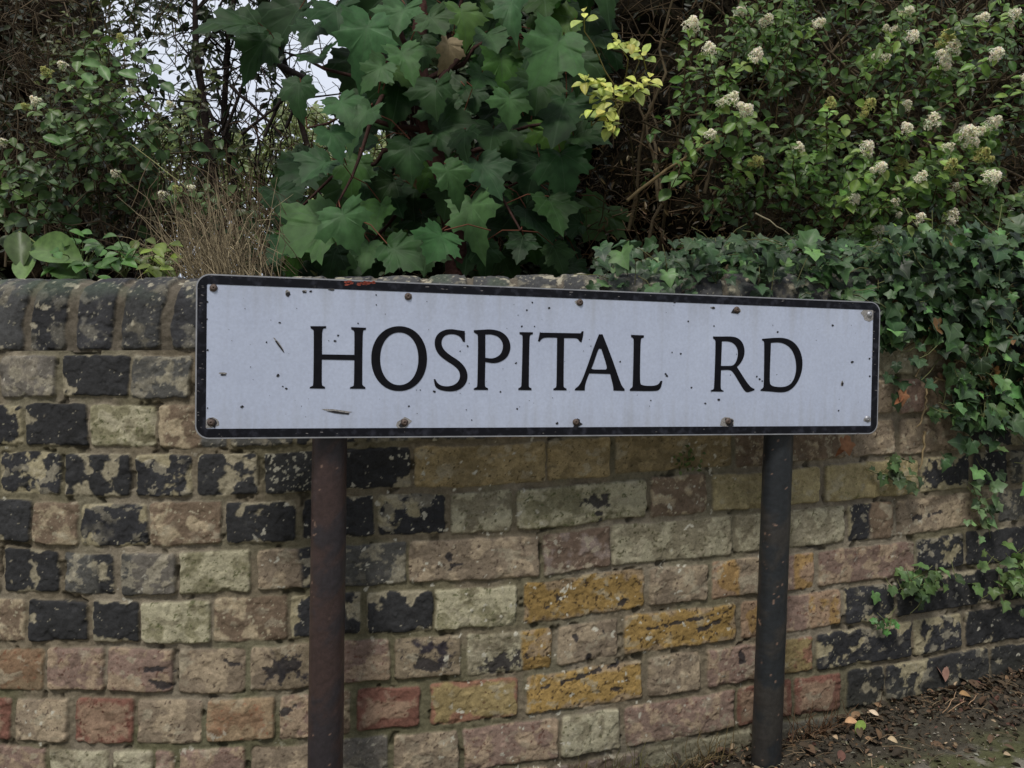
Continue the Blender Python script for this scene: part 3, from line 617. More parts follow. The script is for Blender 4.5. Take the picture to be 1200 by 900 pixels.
    for j, (x, y) in enumerate(SCR):
        dk.append(blob(x+(1.5 if j % 3 else -1), y+1, 4.4, random.uniform(0, 3), 1.25, .4, j+700)) if j in (3, 5, 6, 7, 8) else None
        lt.append(blob(x+(1 if j % 2 else -1), y+.8, 6.2 if j in (4, 5, 6, 8) else 3.4, random.uniform(-.4, .4), 1.35, .22, j+800))
    for l in lt: plate_poly('bare_patch', [l], -.00176, .00024, ring, root)
    def many(name, loops, y, mat, label):
        bt = Batch()
        for l in loops:
            c = np.mean(l, 0); V = [(p[0], y, p[1]) for p in l]+[(c[0], y, c[1])]; nn = len(l)
            bt.add(np.array(V), np.array([(i, (i+1) % nn, nn) for i in range(nn)]), (.1, .1, .1))
        o = bt.build(name, mat, None, label, False); o.parent = root; o['kind'] = 'stuff'
    many('paint_chip', dk, -.00208, MC, 'small dark chips and scratches scattered over the white face')
    # small bright nicks along the black border
    nk = []
    for j in range(70):
        if random.random() < .5: x, y = random.uniform(240, 1020), None; t_ = (x-229)/801; y = (322.5+34*t_) if random.random() < .5 else (512-4.5*t_)
        else: y = random.uniform(330, 505); x = 231.5+random.uniform(0, 7) if random.random() < .6 else 1026-random.uniform(0, 5)
        nk.append(blob(x, y+random.uniform(-1, 5) if y < 400 else y-random.uniform(-1, 6), random.uniform(.25, .6), 0 if random.random() < .7 else .1, random.uniform(1, 4), .3, j+900))
    many('border_nick', nk, -.00203, MD, 'pale scratches in the black border')
    RU = flat_mat('mark_red', (.30, .06, .035), .6, amt=.4, scale=400)  # red blotches clustered on one stretch of the top border
    many('red_mark', [blob(random.uniform(404, 440), 331.5+random.uniform(-2, 2.6)+.0, random.uniform(.5, 1.3), .04, random.uniform(1.5, 3), .4, j+1100) for j in range(26)], -.00203, RU, 'small red marks on the top border')
    # screws
    for j, (x, y) in enumerate(SCR):
        u, w = to_plate(x, y); bm = bmesh.new()
        prof = [(.0050, 0), (.0052, .0008), (.0040, .0012), (.0037, .0022), (.0024, .0030), (.0010, .0031), (.0009, .0020), (0.0001, .0019)]
        rows = []
        for r, hgt in prof: rows.append([bm.verts.new((u+r*math.cos(a), -.0018-hgt, w+r*math.sin(a))) for a in np.linspace(0, 2*math.pi, 14, endpoint=False)])
        for a_, b_ in zip(rows, rows[1:]):
            for i in range(14): bm.faces.new((a_[i], a_[(i+1) % 14], b_[(i+1) % 14], b_[i]))
        me = bpy.data.meshes.new('screw'); bm.to_mesh(me); bm.free()
        for p in me.polygons: p.use_smooth = True
        me.materials.append(MR_ if j not in (4, 9) else MS); o = bpy.data.objects.new('screw', me); COL.objects.link(o); o.parent = root
    # two channels across the back
    for zc in (.062, -.062):
        bm = bmesh.new(); prof = [(.0016, -.014), (.0016, .014), (.010, .014), (.010, .009), (.004, .009), (.004, -.009), (.010, -.009), (.010, -.014)]
        ends = []
        for x in (-SW/2+.03, SW/2-.03): ends.append([bm.verts.new((x, p, zc+q)) for p, q in prof])
        for i in range(8): bm.faces.new((ends[0][i], ends[0][(i+1) % 8], ends[1][(i+1) % 8], ends[1][i]))
        bm.faces.new(ends[0]); bm.faces.new(ends[1][::-1]); bmesh.ops.recalc_face_normals(bm, faces=bm.faces)
        me = bpy.data.meshes.new('channel'); bm.to_mesh(me); bm.free(); me.materials.append(MS)
        o = bpy.data.objects.new('channel', me); COL.objects.link(o); o.parent = root
    # posts (world coordinates)
    bpy.context.view_layer.update(); inv = root.matrix_world.inverted()
    for px0, px1, wd, D, c, c2, lab in ((386.3, 381.3, 40.3, 1.178, alb(52, 40, 38), alb(40, 36, 39), 'left post, brown red rusty paint'), (912, 897.5, 33.6, 1.363, alb(31, 34, 37), alb(44, 42, 40), 'right post, worn black paint')):
        a = at(px0, 520, D); bb = at(px1, 898, D); dv = (bb-a); top = a-dv*(.19/abs(dv[2])); bot = bb+dv*((bb[2]+.12)/abs(dv[2]))
        rad = wd*D/F/2*(1.0/math.sqrt(1))
        nrow, ns = 420, 56; q = np.linspace(0, 1, nrow)[:, None]*(bot-top)+top; A = np.arange(ns)/ns*2*math.pi
        u = np.linspace(0, np.linalg.norm(bot-top), nrow)
        AA, UU = np.meshgrid(A, u)
        xx = np.cos(AA)*rad*1.2; y2 = np.sin(AA)*rad*1.2
        g1 = fbm(xx+UU*.6, UU+y2, .03, 5, 300+int(px0)); g2 = fbm(xx*1.3+y2, UU*1.2, .004, 3, 305+int(px0)); g3 = fbm(y2+xx*.5, UU*.35, .05, 3, 309)
        rr = rad+(g1-.5)*.0012+(g2-.5)*.0005
        V = q[:, None, :]+np.stack([np.cos(AA)*rr, np.sin(AA)*rr, np.zeros_like(AA)], 2)
        w = ss(.42, .6, g1*.6+g3*.4)[..., None]; C = (c*(1-w)+c2*w)*(.7+.6*g2[..., None])
        ch = ss(.79, .82, fbm(xx+UU*.3, UU+y2*1.4, .009, 3, 320+int(px0)))[..., None]; C = C*(1-ch)+alb(110, 90, 78)*ch
        idx = np.arange(nrow*ns).reshape(nrow, ns); nx_ = np.roll(idx, -1, 1)
        Fq = np.stack([idx[:-1], nx_[:-1], nx_[1:], idx[1:]], 2).reshape(-1, 4)
        me = npmesh('post', V.reshape(-1, 3), Fq[:, ::-1].copy(), C.reshape(-1, 3), None, True)
        o = link('post', me, vcol_mat('post_paint', .42, 500, .25, .35, .0006, .45, 120)); o.parent = root; o.matrix_parent_inverse = inv; o['label'] = lab
        # clips behind the plate
make_sign()

# ------------------------------------------------------------------ leaves: shared materials
M_MAPLE = leaf_mat('maple_leaf', .55, .32, .4, .25, 45, (0, .72, -.72, 1.35, -1.35), .016, (.10, .17, .09))
M_SMALL = leaf_mat('small_leaf', .42, .25, .35, .4, 80, (0,), .05, (.14, .2, .08))
M_IVY = leaf_mat('ivy_leaf', .45, .15, .5, .4, 60, (0, .8, -.8), .03, (.13, .18, .1))
M_BARK = vcol_mat('bark', .85, 160, .4, .8, .003, .2, 50)
M_TWIG = vcol_mat('twig_bark', .85, 90, .25, 0, .001, .2, 30)
M_FLOWER = leaf_mat('flower_petal', .7, .35, 0, .2, 100)
M_DRY = vcol_mat('dry_leaf', .8, 120, .3, 0, .001, .2, 40)

def curve_pts(a, b, sag=.1, n=6, wob=.02):
    a, b = np.asarray(a, float), np.asarray(b, float); L = np.linalg.norm(b-a); t = np.linspace(0, 1, n)[:, None]
    p = a+(b-a)*t+np.array([0, 0, 1])*sag*L*np.sin(t*math.pi)
    return p+RNG.normal(0, wob*L, (n, 3))*np.sin(t*math.pi)

# ------------------------------------------------------------------ maple tree
def make_maple():
    base = at(540, 330, 1.85); base[2] = float(bank_z(base[0]))-.02
    root = empty('maple_tree', tuple(base), 'young maple tree with large lobed dark green leaves behind the middle of the wall', 'tree')
    tr = Batch(); tp = [base, at(532, 270, 1.84), at(515, 200, 1.82), at(497, 140, 1.82), at(490, 60, 1.84), at(500, -60, 1.88), at(505, -200, 1.9)]
    # densify
    tp = np.array(tp); tq = np.linspace(0, len(tp)-1, 40); P = np.stack([np.interp(tq, np.arange(len(tp)), tp[:, k]) for k in range(3)], 1)
    V, Fq = tube_arrays(P, np.linspace(.027, .014, 40), 14); nn = fbm(V[:, 0]*2, V[:, 2], .02, 3, 400)
    V = V+(nn-.5)[:, None]*.006*RNG.normal(0, .6, V.shape); tr.add(V, Fq, alb(66, 44, 40)[None]*(.6+.8*nn[:, None])); tr.build('trunk', M_BARK, root)
    ends = [(330, 60), (360, 150), (395, 240), (420, 20), (470, 270), (560, 30), (640, 40), (665, 140), (620, 210), (610, 270), (430, 290), (560, -60), (420, -60), (650, -50), (345, 250), (500, 100)]
    brs = []
    for i, (ex, ey) in enumerate(ends):
        k = RNG.integers(4, 30); s = P[k]; e = at(ex, ey, RNG.uniform(1.62, 1.98)); q = curve_pts(s, e, .08, 8, .025); brs.append(q)
        b = Batch(); b.tube(q, np.linspace(.0075, .0022, 8), alb(58, 40, 36), 6); b.build('branch', M_BARK, root)
    allb = np.concatenate(brs+[P[18:]])
    # leaves the photograph shows one by one: centre px, py, width px, tip direction in the picture (deg, 0 = down), tilt
    L = [(600,13,62,10,0),(645,62,92,-20,0),(598,122,52,5,0),(657,142,96,0,1),(572,205,72,30,0),(424,42,80,-10,0),(476,74,60,30,0),(424,145,72,-20,0),(403,128,50,30,0),(556,258,72,15,0),(512,287,58,-20,0),
         (470,295,60,60,0),(360,270,92,-60,0),(405,262,60,30,0),(372,200,56,-40,0),(392,165,48,20,0),(650,250,60,15,1),(625,205,60,-30,1),(530,205,52,40,0),(520,140,60,10,1),(560,95,48,-20,1),(543,25,56,0,0),
         (510,25,52,30,0),(470,20,58,0,0),(440,85,54,-30,0),(495,60,50,0,1),(330,20,96,-50,1),(270,35,80,-70,1),(300,60,70,-30,1),(380,80,56,20,1),(365,45,60,-10,1),(350,110,55,0,1),(395,20,66,20,1),(690,30,60,0,1),(680,85,56,10,1),
         (430,215,60,0,1),(460,235,58,30,1),(395,225,62,-30,1),(480,185,60,0,1),(600,170,60,0,1),(545,165,52,0,1),(610,290,50,0,1),(570,300,48,20,1),(660,200,60,0,1),(430,300,54,0,0),(385,305,60,-20,1),(335,300,50,-40,1),(640,10,60,0,1),(575,55,52,0,1),(508,110,54,0,1),(450,120,60,0,1),(485,225,52,0,1),(520,240,60,0,1),(500,300,56,0,1),(545,300,56,0,1),(630,110,60,0,1)]
    pos, nrm, tip, size, col = [], [], [], [], []
    def putleaf(px, py, w, deg, layer, Y=None, lit=None):
        Y = Y or (random.uniform(1.52, 1.66) if layer == 0 else random.uniform(1.66, 1.85))
        L_ = w*Y/F*random.uniform(.82, .95); a = math.radians(deg+random.uniform(-12, 12))
        t = np.array([math.sin(a), -random.uniform(.15, .55), -math.cos(a)]); n_ = np.array([random.uniform(-.35, .35), -1, random.uniform(.15, .75)])
        c = at(px, py, Y); t = t/np.linalg.norm(t); pos.append(c-t*L_*.45); nrm.append(n_); tip.append(t); size.append(L_)
        g = alb(61, 94, 58) if layer == 0 else alb(42, 69, 38)  # light on front leaves and shade on inner ones put into the colour
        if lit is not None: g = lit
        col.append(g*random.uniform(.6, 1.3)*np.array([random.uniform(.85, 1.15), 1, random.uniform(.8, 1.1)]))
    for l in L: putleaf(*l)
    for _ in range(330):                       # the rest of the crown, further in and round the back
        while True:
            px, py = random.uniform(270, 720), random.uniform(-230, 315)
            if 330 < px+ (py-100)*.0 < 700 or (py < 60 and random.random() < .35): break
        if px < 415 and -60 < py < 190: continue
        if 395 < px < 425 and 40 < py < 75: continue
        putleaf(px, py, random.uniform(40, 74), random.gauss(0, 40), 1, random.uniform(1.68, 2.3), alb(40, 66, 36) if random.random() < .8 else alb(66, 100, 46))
    fl = Batch(); A_ = [np.array(q_) for q_ in (pos, nrm, tip, size, col)]; w_ = RNG.integers(0, 4, len(pos))
    A_[4] = A_[4]*np.where(RNG.random((len(pos), 1)) < .12, np.array([[1.45, 1.25, .8]]), 1)
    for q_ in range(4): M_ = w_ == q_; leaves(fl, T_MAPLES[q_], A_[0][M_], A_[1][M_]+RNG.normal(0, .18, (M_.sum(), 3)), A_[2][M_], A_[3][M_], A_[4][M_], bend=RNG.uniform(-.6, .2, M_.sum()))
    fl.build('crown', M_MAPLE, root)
    st = Batch()
    for p, t in zip(pos, tip):
        d = np.linalg.norm(allb-p, axis=1); q = allb[np.argmin(d)]; v = q-p; Lv = np.linalg.norm(v); e = p+v*min(1, .11/Lv)-np.array([0, 0, .0])
        mid = (p+e)/2+np.array([0, 0, .012]); st.tube([p, mid, e], .0012, alb(96, 60, 46), 4)
    st.build('leaf_stalk', M_TWIG, root)['kind'] = 'stuff'
    for (wx_, wy_, wY), wn_, ws, wc in (((526, 45, 1.6), (.9, -1, .2), .058, alb(124, 112, 88)), ((476, 188, 1.72), (-.5, -1, .3), .05, alb(108, 88, 66))):
        wl = Batch(); leaves(wl, T_MAPLE, at(wx_, wy_, wY)[None], np.array([wn_]), np.array([[.15, -.2, -1]]), ws, wc, bend=np.array([-.7])); wl.build('withered_leaf', M_DRY, root, 'curled brown withered leaf')
make_maple()

# ------------------------------------------------------------------ sprays of small leaves
def spray(fol, stem, a, b, n=9, size=.034, col=(.05, .1, .04), sag=.12, tmpl=T_OVAL, scol=None, r=.0014, light=None, first=.1):
    """a leafy shoot from a to b: opposite pairs along it"""
    q = curve_pts(a, b, sag, 9, .012); L = np.linalg.norm(q[-1]-q[0]); stem.tube(q, np.linspace(r, r*.45, 9), alb(84, 72, 50) if scol is None else scol, 4)
    t = np.linspace(first, 1, n); P = np.stack([np.interp(t, np.linspace(0, 1, 9), q[:, k]) for k in range(3)], 1)
    d = (q[-1]-q[0])/L; side = np.cross(d, [0, -.7, .7]); side /= np.linalg.norm(side)+1e-9; up = np.cross(side, d)
    pos, nrm, tip = [], [], []
    for i, p in enumerate(P):
        a_ = i*math.pi/2+RNG.uniform(-.5, .5)
        for sgn in (1, -1):
            o = (math.cos(a_)*side+math.sin(a_)*up)*sgn
            tp = o+d*RNG.uniform(.3, .9)+RNG.normal(0, .2, 3); nn = np.array([0, -.75, .65])+d*.2+RNG.normal(0, .35, 3)
            pos.append(p+o*.002); nrm.append(nn); tip.append(tp)
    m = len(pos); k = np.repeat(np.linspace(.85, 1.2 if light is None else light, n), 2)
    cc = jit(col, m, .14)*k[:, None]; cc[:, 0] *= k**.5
    leaves(fol, tmpl, np.array(pos), np.array(nrm), np.array(tip), size*RNG.uniform(.7, 1.15, m)*np.repeat(np.linspace(1.05, .75, n), 2), cc)
    return q[-1], d
def twigs(batch, n, fn, length, col, r=.0012, droop=0, spread=1.0):
    for _ in range(n):
        a = fn(); d = RNG.normal(0, spread, 3)+np.array([0, -.1, .3-droop]); d /= np.linalg.norm(d); L = length*RNG.uniform(.5, 1.4)
        batch.tube(curve_pts(a, a+d*L, RNG.uniform(-.1, .15), 5, .05), np.linspace(r, r*.4, 5)*RNG.uniform(.6, 1.6), np.asarray(col)*RNG.uniform(.5, 1.5), 3)
FLW = []
def flower_meshes():
    for v in range(5):
        b = Batch(); N = 60; pos, nrm = [], []
        for i in range(N):
            t = random.random(); r = (1-t)**.6*.55*random.uniform(.4, 1); a = random.uniform(0, 6.28); p = np.array([r*math.cos(a), r*math.sin(a), t*.72]); pos.append(p)
            nrm.append(np.array([math.cos(a)*(1-t)+random.gauss(0, .3), math.sin(a)*(1-t)+random.gauss(0, .3), .3+t]))
        pos = np.array(pos); nrm = np.array(nrm)
        for q in range(4):
            ang = q*math.pi/2; base = rdir(N, (0, 0, 0), 1)
            F_ = frame(nrm, np.tile([[.3, .9, .1]], (N, 1))); tp = F_[:, :, 0]*math.cos(ang)+F_[:, :, 1]*math.sin(ang)
            leaves(b, T_TINY, pos, nrm, tp, RNG.uniform(.12, .19, N), jit(alb(218, 214, 196) if v < 4 else alb(170, 170, 110), N, .12))
        leaves(b, T_TINY, pos*.85, RNG.normal(0, 1, (N, 3)), RNG.normal(0, 1, (N, 3)), .10, jit(alb(120, 130, 80), N, .2))
        b.tube([(0, 0, -.25), (0, 0, .4), (0, 0, .7)], [.03, .025, .01], alb(90, 100, 60), 4)
        FLW.append(b.mesh('flower_cluster', False)); FLW[-1].materials.append(M_FLOWER)
flower_meshes()
def flower(root, p, d, size, v=None):
    me = FLW[random.randrange(4) if v is None else v]; o = bpy.data.objects.new('flower_cluster', me); COL.objects.link(o)
    o.parent = root; o.matrix_parent_inverse = Matrix.Translation(root.location).inverted()
    o.location = tuple(p); o.scale = (size,)*3; o.rotation_euler = (Vector(tuple(d)).normalized()+Vector((0, -.7, .2))).to_track_quat('Z', 'Y').to_euler()

def core(name, root, x0, x1, topfn, Yfn, c, seed, thick=.5):
    """the dense inside of a shrub: a rough mass of old wood and shaded leaves"""
    xs = np.arange(x0, x1, .02); ts = np.linspace(0, 1, 90); X, T = np.meshgrid(xs, ts)
    top = topfn(X); zb = bank_z(X)-.05; e = ss(0, .12, (X-x0))*ss(0, .12, (x1-X))
    ang = T*math.pi/2*1.1
    Z = zb+(top-zb)*np.sin(np.minimum(ang, math.pi/2))*(.25+.75*e)
    Y = Yfn(X)+thick*(1-np.cos(ang))*1.0
    Y = Y+(fbm(X, Z, .18, 4, seed)-.5)*.3+(fbm(X, Z, .03, 3, seed+1)-.5)*.05+(1-e)*.25; X = X+(fbm(X, Z, .1, 3, seed+2)-.5)*.1
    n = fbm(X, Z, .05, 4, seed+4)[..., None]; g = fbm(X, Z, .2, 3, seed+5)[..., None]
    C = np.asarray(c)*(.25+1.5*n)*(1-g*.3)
    link(name, npmesh(name, np.stack([X, Y, Z], 2).reshape(-1, 3), grid_faces(*X.shape), C.reshape(-1, 3), None, True), M_TWIGMASS, root)
    return X, Y, Z
M_TWIGMASS = vcol_mat('tangled_wood', .95, 60, .6, 1.0, .02, .05, 25)

# ------------------------------------------------------------------ flowering privet on the right
def make_privet():
    root = empty('privet_bush', tuple(at(1000, 300, 2.0)*[1, 1, 0]+[0, 0, .8]), 'flowering privet bush with white blossom clusters above the right end of the wall', 'bush')
    fol, stem, tw = Batch(), Batch(), Batch()
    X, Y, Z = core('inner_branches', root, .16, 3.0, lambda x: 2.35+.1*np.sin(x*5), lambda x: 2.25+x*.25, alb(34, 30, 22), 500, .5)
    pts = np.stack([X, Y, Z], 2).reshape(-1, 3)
    g = alb(74, 104, 46)
    FL = [(25,88),(232,185),(150,325),(205,360),(232,520),(85,435),(370,480),(590,345),(715,340),(800,400),(910,435),(985,400),(715,420),(585,475),(700,535),(630,540),(840,478),(945,505),(855,535),(980,570),(760,575),(870,600),(548,640),(672,655),(623,740),(755,700),(855,700),(838,140),(838,210),(725,120),(675,105),(720,40),(960,65),(1055,50),(995,180),(640,190),(85,165),(430,80),(270,75),(470,335),(180,45),(1095,250),(860,170),(890,430),(930,460)]
    BIG = {(838,140), (838,210), (910,435), (800,400), (232,185), (25,88), (860,170), (945,505)}
    k = 400/1091
    for (x, y) in FL:
        px, py = 800+x*k, y*k; Yd = random.uniform(1.52, 1.75)
        e = at(px, py, Yd); a = e+np.array([random.uniform(-.13, .08), random.uniform(.12, .22), random.uniform(-.16, -.02)])
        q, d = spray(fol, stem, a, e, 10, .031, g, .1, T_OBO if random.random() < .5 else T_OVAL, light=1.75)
        yel = random.random() < .14
        sz = random.uniform(.022, .034)*(1.35 if (x, y) in BIG else 1); flower(root, q, d+RNG.normal(0, .3, 3), sz, 4 if yel else None)
        if random.random() < .95: flower(root, q+RNG.normal(0, .011, 3)-[0, .004, .006], d+RNG.normal(0, .5, 3), sz*random.uniform(.4, .7), 4 if yel else None)
    # leafy shoots around the blossom: zones seen in the photograph, plus thinner ones elsewhere
    zones = [((815, 965), (8, 80), 30), ((850, 990), (140, 225), 30), ((980, 1175), (140, 250), 42), ((1020, 1215), (-10, 80), 32), ((850, 1020), (-20, 30), 16), ((1190, 1330), (-40, 260), 30), ((800, 1300), (-260, -20), 60), ((760, 1200), (100, 300), 8), ((990, 1080), (190, 280), 10)]
    for (xa, xb), (ya, yb), n_ in zones:
        for _ in range(n_):
            e = at(random.uniform(xa, xb), random.uniform(ya, yb), random.uniform(1.56, 1.95)); a = e+np.array([random.uniform(-.12, .12), random.uniform(.08, .2), random.uniform(-.18, .02)])
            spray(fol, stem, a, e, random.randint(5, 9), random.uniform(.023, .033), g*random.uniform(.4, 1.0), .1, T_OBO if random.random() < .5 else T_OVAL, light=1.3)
    def inner():
        return at(random.uniform(700, 1320), random.uniform(-200, 330), random.uniform(1.85, 2.3))
    twigs(tw, 1500, inner, .16, alb(74, 62, 46), .0014)
    for _ in range(34):
        a = at(random.uniform(720, 1300), random.uniform(200, 330), random.uniform(1.9, 2.2)); b = at(random.uniform(700, 1300), random.uniform(-150, 150), random.uniform(1.75, 2.2))
        stem.tube(curve_pts(a, b, .05, 10, .02), np.linspace(.005, .002, 10), alb(86, 76, 58)*random.uniform(.5, 1.1), 5)
    stem.tube(curve_pts(at(735, 235, 1.72), at(845, 160, 1.72), .03, 8, .01), np.linspace(.004, .003, 8), alb(120, 104, 76), 6)
    stem.tube(curve_pts(at(885, 250, 1.6), at(925, 275, 1.6), .05, 6, .03), np.linspace(.002, .001, 6), alb(130, 122, 100), 5)
    # deep small leaves over the inner wood, shade put into their dark colour
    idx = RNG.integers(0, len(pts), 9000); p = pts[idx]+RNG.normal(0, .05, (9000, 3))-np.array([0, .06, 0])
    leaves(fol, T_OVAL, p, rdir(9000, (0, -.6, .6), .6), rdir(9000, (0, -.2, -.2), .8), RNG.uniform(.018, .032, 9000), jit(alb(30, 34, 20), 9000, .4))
    # rusty dry litter hanging in the lower part
    N = 1500; p = np.array([at(random.uniform(690, 1250), random.uniform(150, 310), random.uniform(1.85, 2.2)) for _ in range(N)])
    leaves(fol, T_SPEAR, p, RNG.normal(0, 1, (N, 3)), RNG.normal(0, 1, (N, 3)), RNG.uniform(.01, .024, N), jit(alb(84, 66, 44), N, .35))
    fol.build('foliage', M_SMALL, root); stem.build('stem', M_TWIG, root); o = tw.build('twig', M_TWIG, root)
make_privet()

def make_yellow():
    root = empty('yellow_leaved_shrub', tuple(at(735, 330, 1.75)*[1, 1, 0]+[0, 0, .82]), 'small shrub shoot with bright yellow leaves between the maple and the privet', 'shrub')
    fol, stem = Batch(), Batch(); k = 400/1091; base = at(760, 330, 1.85)
    yl = alb(168, 176, 92)
    pl = [(920,140,5), (880,130,3), (960,165,3), (830,260,4), (820,300,4), (870,290,4), (930,270,3), (985,250,4), (840,350,4), (855,390,5), (800,350,2), (775,40,2), (780,250, 3), (945,265,3)]
    hub = at(400+900*k, 330*k, 1.68); stem.tube(curve_pts(base, hub, .02, 10, .02), np.linspace(.0022, .0014, 10), alb(60, 54, 36), 5)
    for x, y, n in pl:
        e = at(400+x*k, y*k, random.uniform(1.55, 1.66)); a = e+np.array([random.uniform(.0, .03), .04, -.02])
        stem.tube(curve_pts(hub, a, .05, 6, .03), np.linspace(.0018, .0012, 6), alb(100, 92, 55), 4)
        spray(fol, stem, a, e, n, .030, yl*random.uniform(.85, 1.2), .05, T_OBO, alb(120, 115, 60), first=.5)
    fol.build('foliage', M_SMALL, root); stem.build('stem', M_TWIG, root)
make_yellow()

# ------------------------------------------------------------------ shrubs behind the maple and on the left
def make_back():
    # dark evergreen hedge behind the maple
    root = empty('dark_hedge', (-.1, 2.9, .8), 'dark shaded hedge filling the gap behind the maple tree', 'hedge')
    fol, tw = Batch(), Batch()
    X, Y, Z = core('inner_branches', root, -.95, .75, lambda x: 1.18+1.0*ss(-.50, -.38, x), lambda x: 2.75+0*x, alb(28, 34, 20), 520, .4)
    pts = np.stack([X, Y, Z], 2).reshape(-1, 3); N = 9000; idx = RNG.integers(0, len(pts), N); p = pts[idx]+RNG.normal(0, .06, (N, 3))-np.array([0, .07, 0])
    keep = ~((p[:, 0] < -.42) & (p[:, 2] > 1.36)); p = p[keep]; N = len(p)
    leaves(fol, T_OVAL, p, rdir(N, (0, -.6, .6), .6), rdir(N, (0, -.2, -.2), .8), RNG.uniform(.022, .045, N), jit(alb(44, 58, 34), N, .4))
    twigs(tw, 500, lambda: at(random.uniform(300, 760), random.uniform(150, 320), random.uniform(2.0, 2.6)), .18, alb(80, 64, 48), .0015)
    fol.build('foliage', M_SMALL, root); tw.build('twig', M_TWIG, root)
    # far greenery in the gap on the left, sunlight put into its pale colour
    root = empty('distant_shrub', (-2.4, 7.5, .9), 'pale sunlit shrub far behind the gap on the left', 'shrub')
    fol = Batch(); stm = Batch()
    N = 9000; px = RNG.uniform(150, 470, N); top = 150+25*np.sin(px*.05)+20*np.sin(px*.13); py = top+RNG.uniform(0, 1, N)**1.5*170
    p = np.array([at(a, b, c) for a, b, c in zip(px, py, RNG.uniform(6.5, 8.5, N))])
    leaves(fol, T_OVAL, p, rdir(N, (0, -.5, .8), .5), rdir(N, (0, 0, .3), .9), RNG.uniform(.05, .1, N), jit(alb(112, 122, 78), N, .25))
    for _ in range(30):
        e = p[RNG.integers(0, N)]; stm.tube(curve_pts((e[0]*.9-.2, e[1], .7), e, .02, 6, .03), np.linspace(.02, .006, 6), alb(70, 64, 50), 5)
    fol.build('foliage', M_SMALL, root); stm.build('stem', M_TWIG, root)
    # thicket on the far left
    root = empty('hawthorn_thicket', (-1.2, 2.3, .8), 'dense brown twiggy thicket with small leaves above the left end of the wall', 'bush')
    fol, stem, tw = Batch(), Batch(), Batch()
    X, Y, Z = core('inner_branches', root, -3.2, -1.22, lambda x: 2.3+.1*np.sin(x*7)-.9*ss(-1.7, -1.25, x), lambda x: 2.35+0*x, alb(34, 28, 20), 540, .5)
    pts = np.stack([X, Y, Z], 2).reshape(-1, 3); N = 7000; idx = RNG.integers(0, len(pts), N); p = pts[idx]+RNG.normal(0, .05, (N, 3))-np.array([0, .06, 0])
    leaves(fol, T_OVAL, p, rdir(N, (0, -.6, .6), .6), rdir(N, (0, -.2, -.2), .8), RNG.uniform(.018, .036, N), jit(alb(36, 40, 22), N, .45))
    def ed():
        y_ = random.uniform(-200, 320); return at(random.uniform(-120, 165 if y_ < 150 else 260), y_, random.uniform(1.75, 2.4))
    twigs(tw, 1100, ed, .17, alb(72, 62, 48), .0014)
    # upright brown stems leaning right, and the low tangle below the gap
    for _ in range(90):
        x = random.uniform(-60, 330); y0 = random.uniform(250, 325); Yd = random.uniform(1.75, 2.5); y1 = random.uniform(150 if x > 150 else 20, 230)
        stem.tube(curve_pts(at(x, y0, Yd), at(x+random.uniform(-60, 60), y1, Yd+random.uniform(-.1, .1)), .04, 8, .02), np.linspace(.0035, .001, 8), alb(76, 66, 50)*random.uniform(.4, 1.2), 4)
    for _ in range(60):
        px, py = random.uniform(-80, 240), random.uniform(-120, 280)
        if px > 165 and py < 140 and random.random() < .75: continue
        e = at(px, py, random.uniform(1.75, 2.2)); a = e+np.array([random.uniform(-.12, .12), random.uniform(.0, .15), random.uniform(-.18, 0)])
        spray(fol, stem, a, e, random.randint(4, 8), random.uniform(.022, .034), alb(58, 62, 34)*random.uniform(.25, .9), .1)
    for _ in range(95):
        px = random.uniform(40, 250); py = random.uniform(-80, 175); e = at(px, py, random.uniform(1.75, 2.3)); a = e+np.array([random.uniform(-.12, .06), random.uniform(.0, .15), random.uniform(-.18, -.02)])
        if px > 170 and 30 < py and random.random() < .5: continue
        spray(fol, stem, a, e, random.randint(4, 8), random.uniform(.02, .032), alb(72, 84, 42)*random.uniform(.35, 1.05), .1)
    N = 900; p = np.array([at(random.uniform(180, 420), random.uniform(165, 320), random.uniform(1.9, 2.6)) for _ in range(N)])
    leaves(fol, T_SPEAR, p, rdir(N, (0, -.6, .6), .6), RNG.normal(0, 1, (N, 3)), RNG.uniform(.018, .036, N), jit(alb(72, 74, 42), N, .35))
    fol.build('foliage', M_SMALL, root); stem.build('stem', M_TWIG, root); tw.build('twig', M_TWIG, root)
    # cream flowering shrub on the left
    root = empty('flowering_shrub', (-.95, 1.9, .8), 'green shrub with small cream flower clusters above the dark coping on the left', 'shrub')
    fol, stem = Batch(), Batch(); k = 400/1091
    FL = [(155,240),(205,215),(120,330),(85,345),(15,460),(425,300),(395,130),(550,340),(525,630),(570,610),(615,605),(375,560)]
    for i, (x, y) in enumerate(FL):
        e = at(x*k, y*k, random.uniform(1.6, 1.75)); a = e+np.array([random.uniform(-.02, .12), random.uniform(.08, .16), random.uniform(-.16, -.04)])
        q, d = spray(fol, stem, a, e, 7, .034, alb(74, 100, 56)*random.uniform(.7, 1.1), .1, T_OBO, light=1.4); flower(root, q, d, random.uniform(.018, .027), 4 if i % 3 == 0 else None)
    for _ in range(32):
        r = random.random(); px, py = (random.uniform(20, 150), random.uniform(40, 190)) if r < .7 else (random.uniform(-20, 60), random.uniform(190, 260))
        e = at(px, py, random.uniform(1.62, 1.85)); a = e+np.array([random.uniform(-.05, .1), random.uniform(.08, .16), random.uniform(-.16, -.02)])
        spray(fol, stem, a, e, random.randint(5, 8), random.uniform(.03, .04), alb(70, 96, 50)*random.uniform(.6, 1.1), .1, T_OBO, light=1.3)
